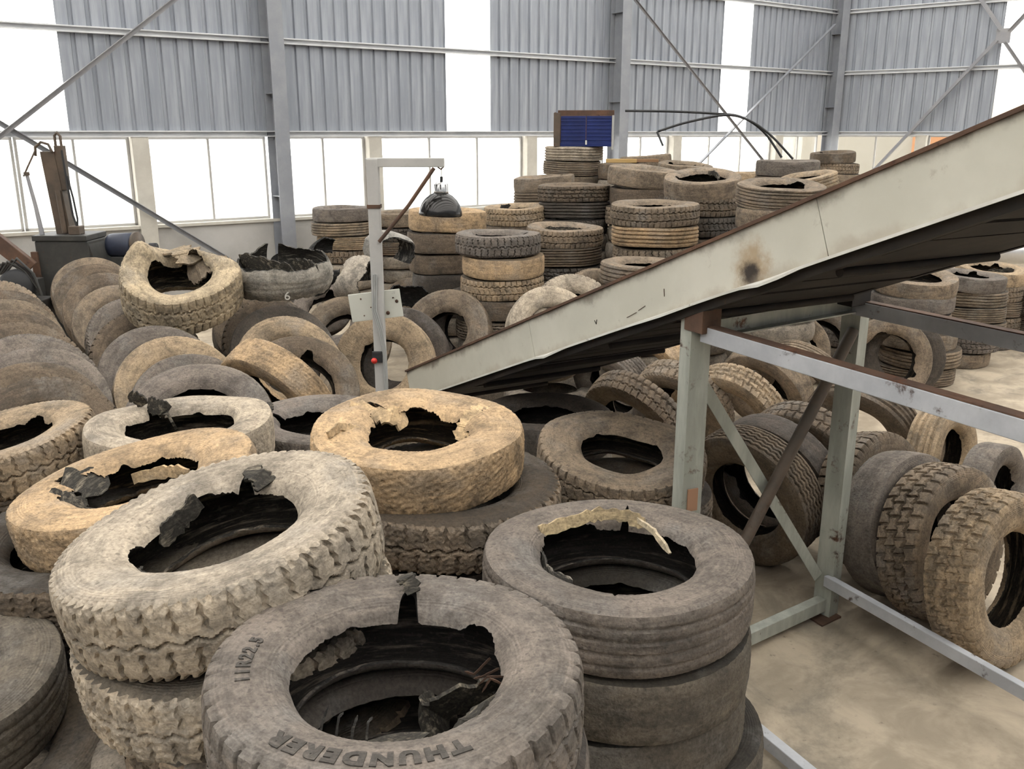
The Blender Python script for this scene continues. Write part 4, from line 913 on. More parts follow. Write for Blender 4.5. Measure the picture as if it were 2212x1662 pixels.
BURIED = [  # x, y, z, diameter, width
    (-0.319,2.084,0.899,0.975,0.257), (-0.284,2.037,0.642,0.986,0.257), (-0.303,2.04,0.385,1.003,0.257), (-0.329,2.079,0.128,1.003,0.257), (-0.956,2.774,0.941,1.032,0.269),
    (-0.971,2.75,0.672,1.065,0.269), (-0.981,2.76,0.403,1.038,0.269), (-0.977,2.788,0.134,1.079,0.269), (-0.444,4.149,0.628,1.026,0.251), (-0.426,4.127,0.377,1.025,0.251),
    (-0.462,4.105,0.126,1.013,0.251), (0.404,3.178,0.131,1.007,0.261), (0.7,5.289,0.621,1.05,0.248), (0.695,5.309,0.373,1.043,0.248), (0.694,5.29,0.124,1.045,0.248),
    (-1.665,3.79,0.825,1.018,0.236), (-1.638,3.761,0.589,1.028,0.236), (-1.67,3.743,0.353,1.06,0.236), (-1.678,3.756,0.118,1.053,0.236), (-2.853,4.759,0.875,0.942,0.25),
    (-2.815,4.763,0.625,0.954,0.25), (-2.816,4.752,0.375,0.944,0.25), (-2.841,4.753,0.125,0.928,0.25), (-1.822,4.75,0.918,0.98,0.262), (-1.86,4.774,0.656,0.966,0.262),
    (-1.826,4.772,0.393,0.962,0.262), (-1.839,4.755,0.131,0.987,0.262), (-1.214,5.581,0.673,0.97,0.269), (-1.251,5.576,0.404,0.941,0.269), (-1.265,5.557,0.135,0.971,0.269),
    (-2.152,2.768,0.654,1.035,0.261), (-2.143,2.728,0.392,1.06,0.261), (-2.138,2.726,0.131,1.034,0.261), (0.252,6.414,0.695,1.009,0.278), (0.275,6.397,0.417,0.997,0.278),
    (0.242,6.452,0.139,1.009,0.278), (-2.955,15.849,0.815,0.98,0.233), (-2.935,15.826,0.582,1.013,0.233), (-2.922,15.85,0.349,0.998,0.233), (-2.967,15.871,0.116,1.008,0.233),
    (-0.857,11.926,0.669,0.993,0.268), (-0.832,11.908,0.401,0.972,0.268), (-0.823,11.948,0.134,0.998,0.268), (0.074,13.499,1.421,0.942,0.258), (0.077,13.529,1.163,0.921,0.258),
    (0.066,13.511,0.904,0.921,0.258), (0.039,13.528,0.646,0.949,0.258), (0.03,13.531,0.388,0.919,0.258), (0.029,13.516,0.129,0.941,0.258), (-0.154,10.704,0.616,0.999,0.247),
    (-0.167,10.707,0.37,1.003,0.247), (-0.136,10.702,0.123,1.005,0.247), (0.705,11.918,0.842,0.997,0.241), (0.671,11.954,0.601,0.992,0.241), (0.717,11.96,0.361,0.976,0.241),
    (0.68,11.967,0.12,0.993,0.241), (0.899,13.554,1.541,1.069,0.237), (0.928,13.545,1.304,1.071,0.237), (0.929,13.563,1.067,1.076,0.237), (0.884,13.553,0.83,1.047,0.237),
    (0.889,13.537,0.593,1.048,0.237), (0.886,13.547,0.356,1.068,0.237), (0.897,13.578,0.119,1.07,0.237), (0.502,15.158,1.814,1.001,0.242), (0.531,15.147,1.572,0.997,0.242),
    (0.542,15.144,1.33,1.009,0.242), (0.535,15.173,1.088,0.998,0.242), (0.504,15.126,0.846,0.991,0.242), (0.558,15.119,0.605,1.008,0.242), (0.513,15.135,0.363,0.971,0.242),
    (0.547,15.154,0.121,1.013,0.242), (1.082,16.007,2.036,0.99,0.24), (1.044,16.001,1.797,0.979,0.24), (1.07,16.021,1.557,1.016,0.24), (1.068,16.001,1.318,0.975,0.24),
    (1.071,16.007,1.078,1.006,0.24), (1.058,16.021,0.839,0.981,0.24), (1.056,15.996,0.599,1.001,0.24), (1.079,15.992,0.359,1.002,0.24), (1.074,15.994,0.12,0.973,0.24),
    (1.88,13.2,1.704,0.973,0.262), (1.868,13.206,1.442,1.018,0.262), (1.858,13.207,1.18,1.002,0.262), (1.894,13.17,0.918,1.005,0.262), (1.889,13.185,0.655,0.975,0.262),
    (1.85,13.166,0.393,0.975,0.262), (1.848,13.193,0.131,0.975,0.262), (2.475,12.036,1.156,0.995,0.257), (2.494,12.065,0.899,0.999,0.257), (2.47,12.038,0.642,1.012,0.257),
    (2.483,12.021,0.385,0.991,0.257), (2.466,12.058,0.128,0.974,0.257), (1.728,11.256,1.135,1.089,0.252), (1.756,11.298,0.883,1.098,0.252), (1.766,11.284,0.631,1.079,0.252),
    (1.739,11.272,0.378,1.087,0.252), (1.775,11.296,0.126,1.071,0.252), (3.025,10.43,1.401,1.016,0.255), (3.073,10.418,1.147,0.979,0.255), (3.043,10.432,0.892,1.008,0.255),
    (3.039,10.462,0.637,0.978,0.255), (3.048,10.474,0.382,1.005,0.255), (3.023,10.422,0.127,1.002,0.255), (4.374,14.779,2.07,0.973,0.244), (4.361,14.752,1.827,0.982,0.244),
    (4.403,14.753,1.583,0.985,0.244), (4.408,14.753,1.339,1.005,0.244), (4.413,14.786,1.096,0.998,0.244), (4.386,14.745,0.852,0.976,0.244), (4.414,14.773,0.609,0.984,0.244),
    (4.395,14.775,0.365,0.99,0.244), (4.382,14.79,0.122,1,0.244), (4.402,13.874,1.619,0.885,0.249), (4.41,13.863,1.37,0.906,0.249), (4.41,13.866,1.121,0.901,0.249),
    (4.417,13.854,0.872,0.884,0.249), (4.41,13.869,0.623,0.893,0.249), (4.448,13.827,0.374,0.879,0.249), (4.397,13.86,0.125,0.898,0.249), (7.372,21.426,1.338,0.993,0.243),
    (7.362,21.449,1.094,1.002,0.243), (7.379,21.421,0.851,0.99,0.243), (7.365,21.444,0.608,0.978,0.243), (7.383,21.446,0.365,0.987,0.243), (7.354,21.416,0.122,0.998,0.243),
    (5.371,20.871,1.62,0.996,0.249), (5.374,20.863,1.371,0.974,0.249), (5.394,20.861,1.121,0.976,0.249), (5.351,20.872,0.872,0.984,0.249), (5.39,20.831,0.623,1.009,0.249),
    (5.378,20.83,0.374,0.987,0.249), (5.391,20.826,0.125,1.013,0.249), (2.568,17.948,2.31,1.02,0.243), (2.575,17.932,2.067,0.973,0.243), (2.553,17.934,1.824,1.007,0.243),
    (2.608,17.952,1.581,0.993,0.243), (2.555,17.953,1.337,1.017,0.243), (2.583,17.967,1.094,1.004,0.243), (2.57,17.95,0.851,0.974,0.243), (2.573,17.938,0.608,0.982,0.243),
    (2.587,17.934,0.365,1.003,0.243), (2.59,17.951,0.122,0.976,0.243), (3.189,16.978,2.174,1.014,0.256), (3.198,16.984,1.918,1.003,0.256), (3.15,16.988,1.662,1.014,0.256),
    (3.182,16.98,1.407,0.985,0.256), (3.191,17.014,1.151,0.985,0.256), (3.173,17.024,0.895,1.002,0.256), (3.155,16.986,0.639,1.001,0.256), (3.167,17,0.384,1.006,0.256),
    (3.145,17.012,0.128,0.993,0.256), (1.566,14.556,1.08,1.035,0.24), (1.575,14.58,0.84,1.017,0.24), (1.57,14.55,0.6,0.991,0.24), (1.572,14.567,0.36,1.032,0.24),
    (1.589,14.569,0.12,1.02,0.24), (-2.078,16.488,0.862,1.006,0.246), (-2.085,16.505,0.616,0.978,0.246), (-2.092,16.457,0.369,1.01,0.246), (-2.075,16.508,0.123,0.972,0.246),
    (1.447,10.025,0.859,0.939,0.245), (1.464,10.026,0.614,0.943,0.245), (1.47,9.984,0.368,0.934,0.245), (1.479,9.989,0.123,0.924,0.245), (3.034,13.099,0.934,1.001,0.267),
    (3.04,13.1,0.667,1.001,0.267), (2.998,13.102,0.4,1.019,0.267), (3.009,13.053,0.133,0.987,0.267), (1.814,15.422,2.223,0.776,0.262), (1.834,15.426,1.961,0.805,0.262),
    (1.832,15.418,1.7,0.814,0.262), (1.862,15.45,1.438,0.785,0.262), (1.833,15.435,1.177,0.792,0.262), (1.81,15.436,0.915,0.807,0.262), (1.85,15.46,0.654,0.803,0.262),
    (1.854,15.461,0.392,0.813,0.262), (1.856,15.433,0.131,0.802,0.262), (4.787,12.446,0.123,0.874,0.246), (-2.174,5.983,0.119,1,0.237), (-2.174,5.983,0.356,1,0.237),
    (-2.174,5.983,0.593,1,0.237), (-2.936,7.307,0.123,1,0.246), (-2.936,7.307,0.369,1,0.246), (-3.613,8.649,0.131,1,0.262), (-3.613,8.649,0.393,1,0.262),
    (-4.616,10.222,0.126,1,0.252), (-4.616,10.222,0.378,1,0.252), (-5.088,11.058,0.12,1,0.241), (-5.088,11.058,0.361,1,0.241), (-3.21,5.788,0.139,1,0.279),
    (-3.21,5.788,0.418,1,0.279), (-3.684,6.728,0.137,1,0.273), (-3.684,6.728,0.41,1,0.273), (-4.392,7.704,0.149,1,0.297), (-4.392,7.704,0.446,1,0.297),
    (-5.121,8.958,0.131,1,0.262), (-5.121,8.958,0.393,1,0.262), (-1.705,7.241,0.103,1,0.205), (-1.705,7.241,0.308,1,0.205), (-2.1,8.269,0.127,1,0.254),
    (-2.1,8.269,0.381,1,0.254), (-2.589,9.254,0.122,1,0.245), (-2.589,9.254,0.367,1,0.245), (-1.291,8.935,0.105,1,0.209), (-1.863,10.021,0.143,1,0.285),
    (-2.388,11.616,0.108,1,0.215), (-2.773,12.837,0.089,1,0.179), (0.41,9.305,0.125,1,0.249), (0.41,9.305,0.374,1,0.249),
]

ROOT = {}
for row in TYRES:
    r = place_tyre(*row)
    ROOT.setdefault(row[0], r)

# tyres nobody can see singly: low in the stacks and under the leaning rows
def hidden_tyres(rows, name, label):
    n = 36; th = np.linspace(0, 2 * PI, n, endpoint=False)
    pr = np.array([(.29, .075), (.33, .118), (.388, .13), (.45, .12), (.485, .1), (.497, .05), (.5, 0), (.497, -.05), (.485, -.1), (.45, -.12), (.388, -.13), (.33, -.118), (.29, -.075), (.36, -.10), (.45, -.08), (.465, 0), (.45, .08), (.36, .10), (.29, .075)])
    base = np.stack([pr[:, :1] * np.cos(th), pr[:, :1] * np.sin(th), pr[:, 1:] + 0 * th], -1)
    R, S, _ = base.shape
    vs = []; fs = []
    i = np.arange(R - 1)[:, None]; k = np.arange(S)[None, :]; k1 = (k + 1) % S
    q = np.stack([i * S + k, (i + 1) * S + k, (i + 1) * S + k1, i * S + k1], -1).reshape(-1, 4)
    for j, (x, y, z, D, w) in enumerate(rows):
        vs.append((base * np.array([D, D, w / .26]) + np.array([x, y, z])).reshape(-1, 3)); fs.append(q + j * R * S)
    vs = np.concatenate(vs); fs = np.concatenate(fs)
    me = bpy.data.meshes.new(name)
    me.from_pydata(vs.tolist(), [], fs.tolist()); me.polygons.foreach_set('use_smooth', np.full(len(fs), True)); me.update()
    me.materials.append(M['tread'])
    o = bpy.data.objects.new(name, me); o.color = (.24, .205, .165, 1); link(o)
    tag(o, label, 'tyres', None, 'stuff')
hidden_tyres(BURIED, 'buried_tyres', 'mass of tyres buried low in the stacks and beneath the leaning rows')

# ------------------------------------------------------------------ torn pieces, lettering and marks on the nearest tyres
def by_label(start):
    for o in bpy.data.objects:
        if o.get('label', '').startswith(start): return o
    raise KeyError(start)

def ribbon(pts, width, thick, seed, wide=(0, 0, 1), jag=.14):
    """ragged rubber strip through pts"""
    rng = random.Random(seed); pts = [V(p) for p in pts]
    P = []
    for i in range(len(pts) - 1):
        for k in range(7): P.append(pts[i].lerp(pts[i + 1], k / 7))
    P.append(pts[-1])
    n = len(P); L = []
    for i, p in enumerate(P):
        t = (P[min(i + 1, n - 1)] - P[max(i - 1, 0)]).normalized()
        wv = V(wide); wv = (wv - t * wv.dot(t)).normalized(); nv = t.cross(wv)
        e = min(1, (n - 1 - i) / 3 + .25)
        a = width * (.5 + rng.uniform(-jag, jag)) * e; b = width * (.5 + rng.uniform(-jag, jag)) * e
        h = thick * .5
        L += [p + wv * a + nv * h, p - wv * b + nv * h, p - wv * b - nv * h, p + wv * a - nv * h]
    fs = []
    for i in range(n - 1):
        for k in range(4): fs.append((4 * i + k, 4 * i + (k + 1) % 4, 4 * i + 4 + (k + 1) % 4, 4 * i + 4 + k))
    fs += [(3, 2, 1, 0), (4 * n - 4, 4 * n - 3, 4 * n - 2, 4 * n - 1)]
    return MB().add(L, fs)

def pol(a, r, z): a = math.radians(a); return (r * math.cos(a), r * math.sin(a), z)
def torn(root, name, pts, width, thick, seed, wide=(0, 0, 1), mat='torn', tint=(.3, .26, .2), label=None):
    o = ribbon(pts, width, thick, seed, wide).build(name, M[mat], root)
    o.color = tuple(tint) + (1,)
    if label: o['label'] = label
    return o

front = by_label('grey-brown truck tyre with raised')
tilt = by_label('large dusty tyre tilted')
crack = by_label('sandy yellow tyre')
split = by_label('smooth brown tyre with split')
tornt = by_label('orange-tan tyre')
flap = by_label('pale flat tyre')
gap = by_label('grey flat tyre half')

torn(front, 'torn_strip', [pol(-8, .27, .03), pol(-22, .275, .07), pol(-38, .29, .10), pol(-48, .30, .09), pol(-56, .31, .06)], .045, .012, 1, (1, .3, .5))
torn(front, 'torn_strip', [pol(282, .28, .0), pol(278, .20, -.02), pol(270, .13, -.06), pol(262, .05, -.08)], .16, .012, 2, (1, .2, .1), label='black loose rubber flap hanging into the hole')
torn(front, 'torn_strip', [pol(25, .30, -.05), pol(40, .20, -.10), pol(60, .16, -.15), pol(80, .2, -.2)], .12, .012, 3, (.4, -.3, .8))
torn(front, 'torn_strip', [pol(88, .33, .13), pol(91, .36, .16), pol(94, .40, .15)], .05, .008, 4, (1, 0, .3))
for k, a in enumerate((236, 246, 254, 262)):
    torn(front, 'wire_strand', [pol(a, .285, .05), pol(a + 1, .27, .10 + .02 * (k % 2)), pol(a + 3, .262, .13)], .006, .003, 20 + k, (1, 0, 0), tint=(.3, .28, .25))
for k, a in enumerate((5, 14, 22, 33)):
    torn(front, 'wire_strand', [pol(a, .29, .02), pol(a + 5, .25, .03 - .02 * k), pol(a + 9, .23, -.02)], .006, .003, 30 + k, (0, 0, 1), 'rust')
torn(tilt, 'torn_strip', [pol(66, .26, .10), pol(74, .27, .135), pol(84, .30, .145)], .07, .012, 5, (.6, .8, .2))
torn(tilt, 'torn_strip', [pol(198, .25, .02), pol(215, .255, .05), pol(232, .25, .04), pol(250, .245, .06)], .03, .01, 6, (.3, .3, 1))
torn(tilt, 'torn_strip', [pol(120, .27, .09), pol(140, .25, .06), pol(160, .25, .02)], .08, .01, 7, (.2, .2, 1))
torn(crack, 'peeled_sidewall', [pol(152, .40, .125), pol(140, .31, .09), pol(128, .24, .10), pol(110, .23, .03)], .11, .014, 8, (.2, .9, .5), 'sidewall', (.5, .36, .21))
torn(crack, 'peeled_sidewall', [pol(40, .40, .12), pol(36, .30, .10), pol(30, .24, .06), pol(28, .2, .0)], .10, .014, 9, (-.5, .8, .2), 'sidewall', (.5, .36, .21))
torn(crack, 'torn_strip', [pol(205, .42, .135), pol(195, .36, .145), pol(186, .30, .11), pol(178, .23, .07)], .035, .012, 10, (.3, .9, .3), 'sidewall', (.5, .36, .21))
torn(crack, 'torn_strip', [pol(240, .22, .02), pol(270, .2, .03), pol(300, .22, .02), pol(330, .23, .04)], .05, .012, 11, (0, 0, 1), 'sidewall', (.45, .33, .2))
torn(split, 'peeled_bead', [pol(150, .33, .11), pol(125, .27, .135), pol(100, .255, .15), pol(75, .25, .145), pol(55, .24, .12)], .05, .02, 12, (0, .4, 1), 'sidewall', (.44, .34, .2))
torn(split, 'torn_strip', [pol(68, .25, .14), pol(40, .2, .13), pol(5, .2, .09)], .022, .012, 13, (0, .3, 1), 'sidewall', (.5, .42, .3), label='pale frayed cord strip hanging across the hole')
torn(split, 'torn_strip', [pol(200, .28, -.02), pol(225, .2, -.06), pol(280, .16, -.07), pol(330, .22, -.08)], .07, .012, 14, (0, .2, 1))
torn(split, 'torn_strip', [pol(165, .3, .04), pol(185, .27, .03), pol(205, .27, .05), pol(225, .26, .08)], .05, .01, 15, (.3, .3, 1), tint=(.4, .36, .3))
torn(tornt, 'torn_strip', [pol(170, .36, .12), pol(160, .28, .07), pol(150, .22, .02)], .16, .02, 16, (.2, 1, .3))
torn(tornt, 'torn_strip', [pol(192, .35, .12), pol(205, .27, .10), pol(225, .22, .06)], .05, .014, 17, (.3, .7, .6))
torn(tornt, 'torn_strip', [pol(120, .26, .0), pol(80, .2, .02), pol(40, .22, .03)], .06, .014, 18, (0, .2, 1), 'sidewall', (.5, .36, .21))
torn(tornt, 'torn_strip', [pol(230, .25, .03), pol(260, .2, .01), pol(300, .2, .02)], .08, .014, 19, (.1, .3, .8))
torn(flap, 'torn_flap', [pol(138, .36, .13), pol(134, .30, .12), pol(128, .24, .11), pol(118, .21, .0)], .09, .016, 40, (-.6, .4, .9))
torn(flap, 'torn_flap', [pol(140, .38, .13), pol(146, .39, .18), pol(150, .42, .20)], .07, .014, 41, (1, .1, .1))
torn(flap, 'torn_strip', [pol(302, .34, .13), pol(310, .27, .10), pol(320, .22, .06)], .10, .014, 42, (1, .3, .3))
torn(gap, 'torn_flap', [pol(80, .36, .13), pol(66, .34, .16), pol(52, .36, .18)], .06, .014, 43, (.4, .9, .1))
for i, lab in enumerate(('the stack of the tyre tilted', 'the right stack with the wide black', 'the stack right of the notched', 'the low back stack with dark')):
    r = by_label('top tyre of ' + lab)
    torn(r, 'torn_strip', [pol(150 + 30 * i, .30, .09), pol(120 + 30 * i, .22, .12), pol(80 + 30 * i, .2, .10), pol(40 + 30 * i, .26, .11)], .06, .014, 50 + i, (.1, .1, 1))

def ring_text(root, text, a0, r0, size, space, name, embolden=.004):
    """raised lettering bent round the upper sidewall, tops outward, running clockwise from angle a0"""
    cu = bpy.data.curves.new('lettering', 'FONT')
    cu.body = text; cu.size = size; cu.space_character = space; cu.extrude = .0015; cu.offset = embolden; cu.resolution_u = 3
    tmp = bpy.data.objects.new('lettering', cu); COL.objects.link(tmp)
    bpy.context.view_layer.update()
    ev = tmp.evaluated_get(bpy.context.evaluated_depsgraph_get())
    me = bpy.data.meshes.new_from_object(ev)
    bpy.data.objects.remove(tmp)
    sw = [q for q in root.children if q.name.startswith('sidewall')][0].data
    sv = np.empty(len(sw.vertices) * 3); sw.vertices.foreach_get('co', sv); sv = sv.reshape(-1, 3)
    for v in me.vertices:
        x, y, z = v.co
        r = r0 + y; a = math.radians(a0) - x / r0
        p = np.array((r * math.cos(a), r * math.sin(a)))
        near4 = np.argsort(((sv[:, :2] - p) ** 2).sum(1))[:4]
        zz = sv[near4, 2].mean()
        v.co = (p[0], p[1], zz + z + .002)
    me.materials.append(M['letter'])
    o = bpy.data.objects.new(name, me); o.color = (.13, .115, .1, 1); link(o, [q for q in root.children if q.name.startswith('sidewall')][0])
    return o
ring_text(front, 'THUNDERER', 300, .385, .062, 1.35, 'sidewall_lettering')['label'] = 'raised letters reading THUNDERER'
ring_text(front, '11R22.5', 200, .372, .048, 1.3, 'sidewall_lettering', .002)['label'] = 'raised size mark reading 11R22.5'

# collapsed tyre and cut-open tread rings on top of the leaning rows
fr = place_tyre('folded', 'collapsed sandy tyre caved in on itself, lying on the leaning rows', None, (-3.11, 8.40, 1.70), (.12, -.34, 1), .2, 1.08, .30, (.42, .335, .225))

torn(fr, 'folded_flap', [pol(20, .42, .12), pol(30, .30, .16), pol(45, .20, .12), pol(70, .16, .02)], .26, .016, 70, (-.4, .9, .2), 'sidewall', (.20, .155, .11))
torn(fr, 'folded_flap', [pol(100, .40, .16), pol(80, .26, .20), pol(55, .16, .15)], .22, .016, 71, (.9, .3, .1), 'sidewall', (.30, .235, .16))

def band(name, label, loc, axis, spin, R, width, arc, kind, seed, tint, bend=0.0, wob=.05, thick=.02, group=None, mat='tread'):
    """a cut tread band: an open arc of tread without sidewalls"""
    rng = np.random.RandomState(seed); seg = 140; rows = 15
    a = np.linspace(0, math.radians(arc), seg)[None, :]; s = np.linspace(1, -1, rows)[:, None]
    ph = rng.rand(6) * 6.28
    r = R * (1 + wob * np.sin(2 * a + ph[0]) + .5 * wob * np.sin(3 * a + ph[1]) + bend * (a / a.max()) ** 2)
    zz = width / 2 * s * (1 + .12 * np.sin(5 * a + ph[2]) * (s > 0)) + .05 * np.sin(1.5 * a + ph[3])
    curl = .05 * s * s
    rag = (.006 * np.sin(13 * a + ph[4]) + .004 * np.sin(31 * a + ph[5]) + .003 * np.sin(71 * a)) * (np.abs(s) > .99)
    ro = r - curl - .012 * groove(kind, a, s)
    Po = np.stack([ro * np.cos(a), ro * np.sin(a), zz + rag], -1)
    ri = r - curl - thick
    Pi = np.stack([ri * np.cos(a), ri * np.sin(a), zz + rag], -1)
    root = empty(name, loc); root.rotation_mode = 'QUATERNION'
    root.rotation_quaternion = Z.rotation_difference(V(axis).normalized()) @ Quaternion(Z, spin)
    for nm, P, m, fl in (('tread', Po, M[mat], True), ('inner_liner', Pi, M['liner'], False),
                         ('cut_edge', np.stack([Po[0], Pi[0]]), M['torn'], True), ('cut_edge', np.stack([Po[-1], Pi[-1]]), M['torn'], False)):
        o = bpy.data.objects.new(nm, grid_mesh(nm, P, m, False, True, fl)); o.color = tuple(tint) + (1,); link(o, root)
    return tag(root, label, 'tyre ring', group)
GX = 'cut tread bands on the heap'
ring = band('tread_ring', 'large grey cut-open tread ring with black inside, chalk-marked', (-2.26, 8.95, 1.76), (.10, -.22, 1), 2.2, .50, .30, 345, 'rib5', 3, (.30, .275, .235), wob=.05, group=GX)
torn(ring, 'torn_strip', [pol(60, .42, .10), pol(100, .30, .17), pol(140, .36, .2), pol(170, .45, .15)], .14, .016, 60, (.2, .2, 1))
torn(ring, 'torn_strip', [pol(200, .46, .15), pol(220, .3, .12), pol(250, .2, .08), pol(300, .1, .05)], .12, .016, 61, (.3, .2, 1))
def chalk(root, ch, a, r, size):
    cu = bpy.data.curves.new('mark', 'FONT'); cu.body = ch; cu.size = size; cu.extrude = .0015; cu.resolution_u = 4; cu.align_x = 'CENTER'; cu.align_y = 'CENTER'
    tmp = bpy.data.objects.new('mark', cu); COL.objects.link(tmp); bpy.context.view_layer.update()
    me = bpy.data.meshes.new_from_object(tmp.evaluated_get(bpy.context.evaluated_depsgraph_get())); bpy.data.objects.remove(tmp)
    me.materials.append(M['chalk'])
    o = bpy.data.objects.new('chalk_mark', me)
    return o
bpy.context.view_layer.update()
co = chalk(ring, '6', 0, 0, .12)
_inv = ring.matrix_world.inverted()
_dir = (_inv.to_3x3() @ V(.28, -1, 0)).normalized(); _an = math.atan2(_dir.y, _dir.x)
_a = (_an) % (2 * PI)
rr = .50 * (1 + .05) + .012
Rm = Matrix(((-math.sin(_an), 0, math.cos(_an), rr * math.cos(_an)), (math.cos(_an), 0, math.sin(_an), rr * math.sin(_an)), (0, 1, 0, -.03), (0, 0, 0, 1)))
link(co, ring); co.matrix_basis = Rm
band('tread_coil', 'ribbed tread coil bent double on the scrap heap left of the lamp post', (-1.80, 10.45, 1.45), (.85, -.35, .12), 1.0, .26, .34, 250, 'rib5', 4, (.34, .30, .25), wob=.12, group=GX)
band('tread_coil', 'grey rounded tread coil standing behind the lamp post', (-1.45, 10.75, 1.72), (.75, -.6, -.15), .4, .30, .26, 220, 'none', 5, (.33, .31, .28), wob=.1, group=GX)
band('tread_coil', 'black torn tread slab on the scrap heap beside the ribbed coil', (-2.05, 10.65, 1.62), (.3, -.5, .8), 2.0, .34, .22, 170, 'none', 6, (.10, .095, .09), wob=.15, group=GX, mat='torn')
band('tread_coil', 'black curved rubber hood rising behind the chalk-marked ring', (-2.45, 10.6, 1.60), (.2, .9, .35), 0, .36, .30, 180, 'none', 7, (.08, .075, .07), wob=.1, group=GX, mat='torn')
band('tread_coil', 'dark tread scrap at the foot of the back stack', (-1.25, 10.95, 1.05), (.2, -.3, .9), .8, .34, .30, 200, 'none', 8, (.09, .085, .08), wob=.12, group=GX, mat='torn')

# ------------------------------------------------------------------ conveyor
AZ = math.radians(-29)
CD = V(-math.sin(AZ) * 1.0, -math.cos(AZ), 0)          # plan direction, rising toward the viewer's right
CS = V(math.cos(AZ), -math.sin(AZ), 0)                 # across, toward the far side
SL = .395
CU = V(CD.x, CD.y, SL).normalized(); CN = CS.cross(CU)
if CN.z < 0: CN = -CN
CA = V(.957, 4.559, 2.262)
conv = empty('conveyor', (CA.x + CD.x * -3.0, CA.y + CD.y * -3.0, 0))
tag(conv, 'inclined cream-sided belt conveyor rising to the right over the tyres', 'conveyor')
CO = CA - conv.location
K = math.sqrt(1 + SL * SL)
CW = 1.2; PH = .262
L0, L1 = -3.85 * K, 3.3 * K
def cv(mb, s0, s1, a0, a1, h0, h1): return mb.frame(CO, CU, CS, CN, (s0, a0, h0), (s1, a1, h1))
SCORCH = scorched((CO + CU * .43 + CN * .075, CO + CU * .41 + CN * .045), CO, CN, PH)
for s0, s1 in ((L0, -1.75), (-1.745, .88), (.885, L1)):
    _p = cv(MB(), s0, s1, -.012, 0, 0, PH).build('side_panel', SCORCH, conv)
    if s0 == -1.745: PANEL = _p
    cv(MB(), s0, s1, CW, CW + .012, 0, PH).build('side_panel', M['cream_paint'], conv)
def lip(a, dent):
    pts = []; n = 60
    for i in range(n + 1):
        s = L0 + (L1 - L0) * i / n; d = 0; e = 0
        for c, w, q in dent:
            g = math.exp(-((s - c) / w) ** 2); d -= q * g; e += q * .6 * g
        pts.append((s, d, e))
    mb = MB(); vs = []; fs = []
    for s, d, e in pts:
        for x, h in ((-.013, .008), (-.034, .005), (-.034, -.008), (-.004, -.004)):
            vs.append(CO + CU * s + CS * (a + x - (e if x < -.02 else 0)) + CN * (h + d * (1 if x < -.02 else .3)))
    for i in range(n):
        for k in range(4): fs.append((4 * i + k, 4 * i + (k + 1) % 4, 4 * i + 4 + (k + 1) % 4, 4 * i + 4 + k))
    return mb.add(vs, fs)
lip(0, ((.52, .13, .022), (-1.55, .12, .02), (-.3, .2, .006))).build('edge_flange', M['lip'], conv)
tp = MB(); cv(tp, L0, L1, -.028, .03, PH, PH + .016); tp.build('top_flange', M['rust'], conv)
cv(MB(), L0, L1, CW - .03, CW + .028, PH, PH + .016).build('top_flange', M['rust'], conv)
cv(MB(), L0, L1, .03, CW - .03, PH - .08, PH - .066).build('carrying_belt', M['liner'], conv)
cv(MB(), L0 + .2, L1, .0, .06, -.05, 0).build('underside_rail', M['dark_steel'], conv)
cv(MB(), L0 + .2, L1, CW - .06, CW, -.05, 0).build('underside_rail', M['dark_steel'], conv)
k = L0 + .3
while k < L1:
    cv(MB(), k, k + .215, .05, CW - .05, -.045 - .006 * ((int(k * 7)) % 2), -.03).build('underside_plate', M['dark_steel'], conv); k += .235
for q in np.arange(L0 + .5, L1, .9):
    p = CO + CU * q + CN * -.062
    MB().tube([p + CS * .06, p + CS * (CW - .06)], .022, 12).build('return_roller', M['dark_steel'], conv)
p = CO + CU * (L0 + .06) + CN * (PH * .45)
MB().tube([p + CS * .01, p + CS * (CW - .01)], .10, 20).build('tail_drum', M['rust'], conv)
# small v mark and scratches on the panel
mk = MB()
for (s0, h0, s1, h1) in ((-.95, .10, -.94, .075), (-.925, .10, -.94, .075)):
    mk.bar(CO + CU * s0 + CN * h0 + CS * -.0135, CO + CU * s1 + CN * h1 + CS * -.0135, .003, .003, up=CS)
mk.build('v_mark', M['dark_steel'], PANEL)
for (s0, h0, s1, h1) in ((-.62, .05, -.52, .06), (-.50, .066, -.43, .078), (-.25, .09, -.24, .13)):
    MB().bar(CO + CU * s0 + CN * h0 + CS * -.0135, CO + CU * s1 + CN * h1 + CS * -.0135, .002, .005, up=CS).build('scratch', M['rust'], PANEL)

# ------------------------------------------------------------------ stand under the conveyor
A = V(.995, 4.64, 0); B = V(2.054, 5.379, 0)
LD = V(.454, -.891, 0); BD = (B - A).normalized()
stand = empty('conveyor_stand', (1.5, 5.0, 0)); SO = -stand.location
tag(stand, 'pale green welded steel stand under the conveyor', 'stand')
def chan(w, f, t=.009): return [(-w / 2, 0), (w / 2, 0), (w / 2, f), (w / 2 - t, f), (w / 2 - t, t), (-w / 2 + t, t), (-w / 2 + t, f), (-w / 2, f)]
A2 = A + LD * 2.7; B2 = B + LD * 2.7
for P, zt in ((A, 2.17), (B, 2.10), (A2, 3.2), (B2, 3.15)):
    mb = MB().section(SO + P, SO + P + UP * zt, chan(.125, .10), (.92, .39, 0) if P in (A, A2) else (.629, -.777, 0))
    mb.build('leg', M['green_paint'], stand)
    MB().frame(SO + P, BD, LD, UP, (-.10, -.10, 0), (.10, .10, .012)).build('foot_plate', M['rust'], stand)
TZ = 2.09
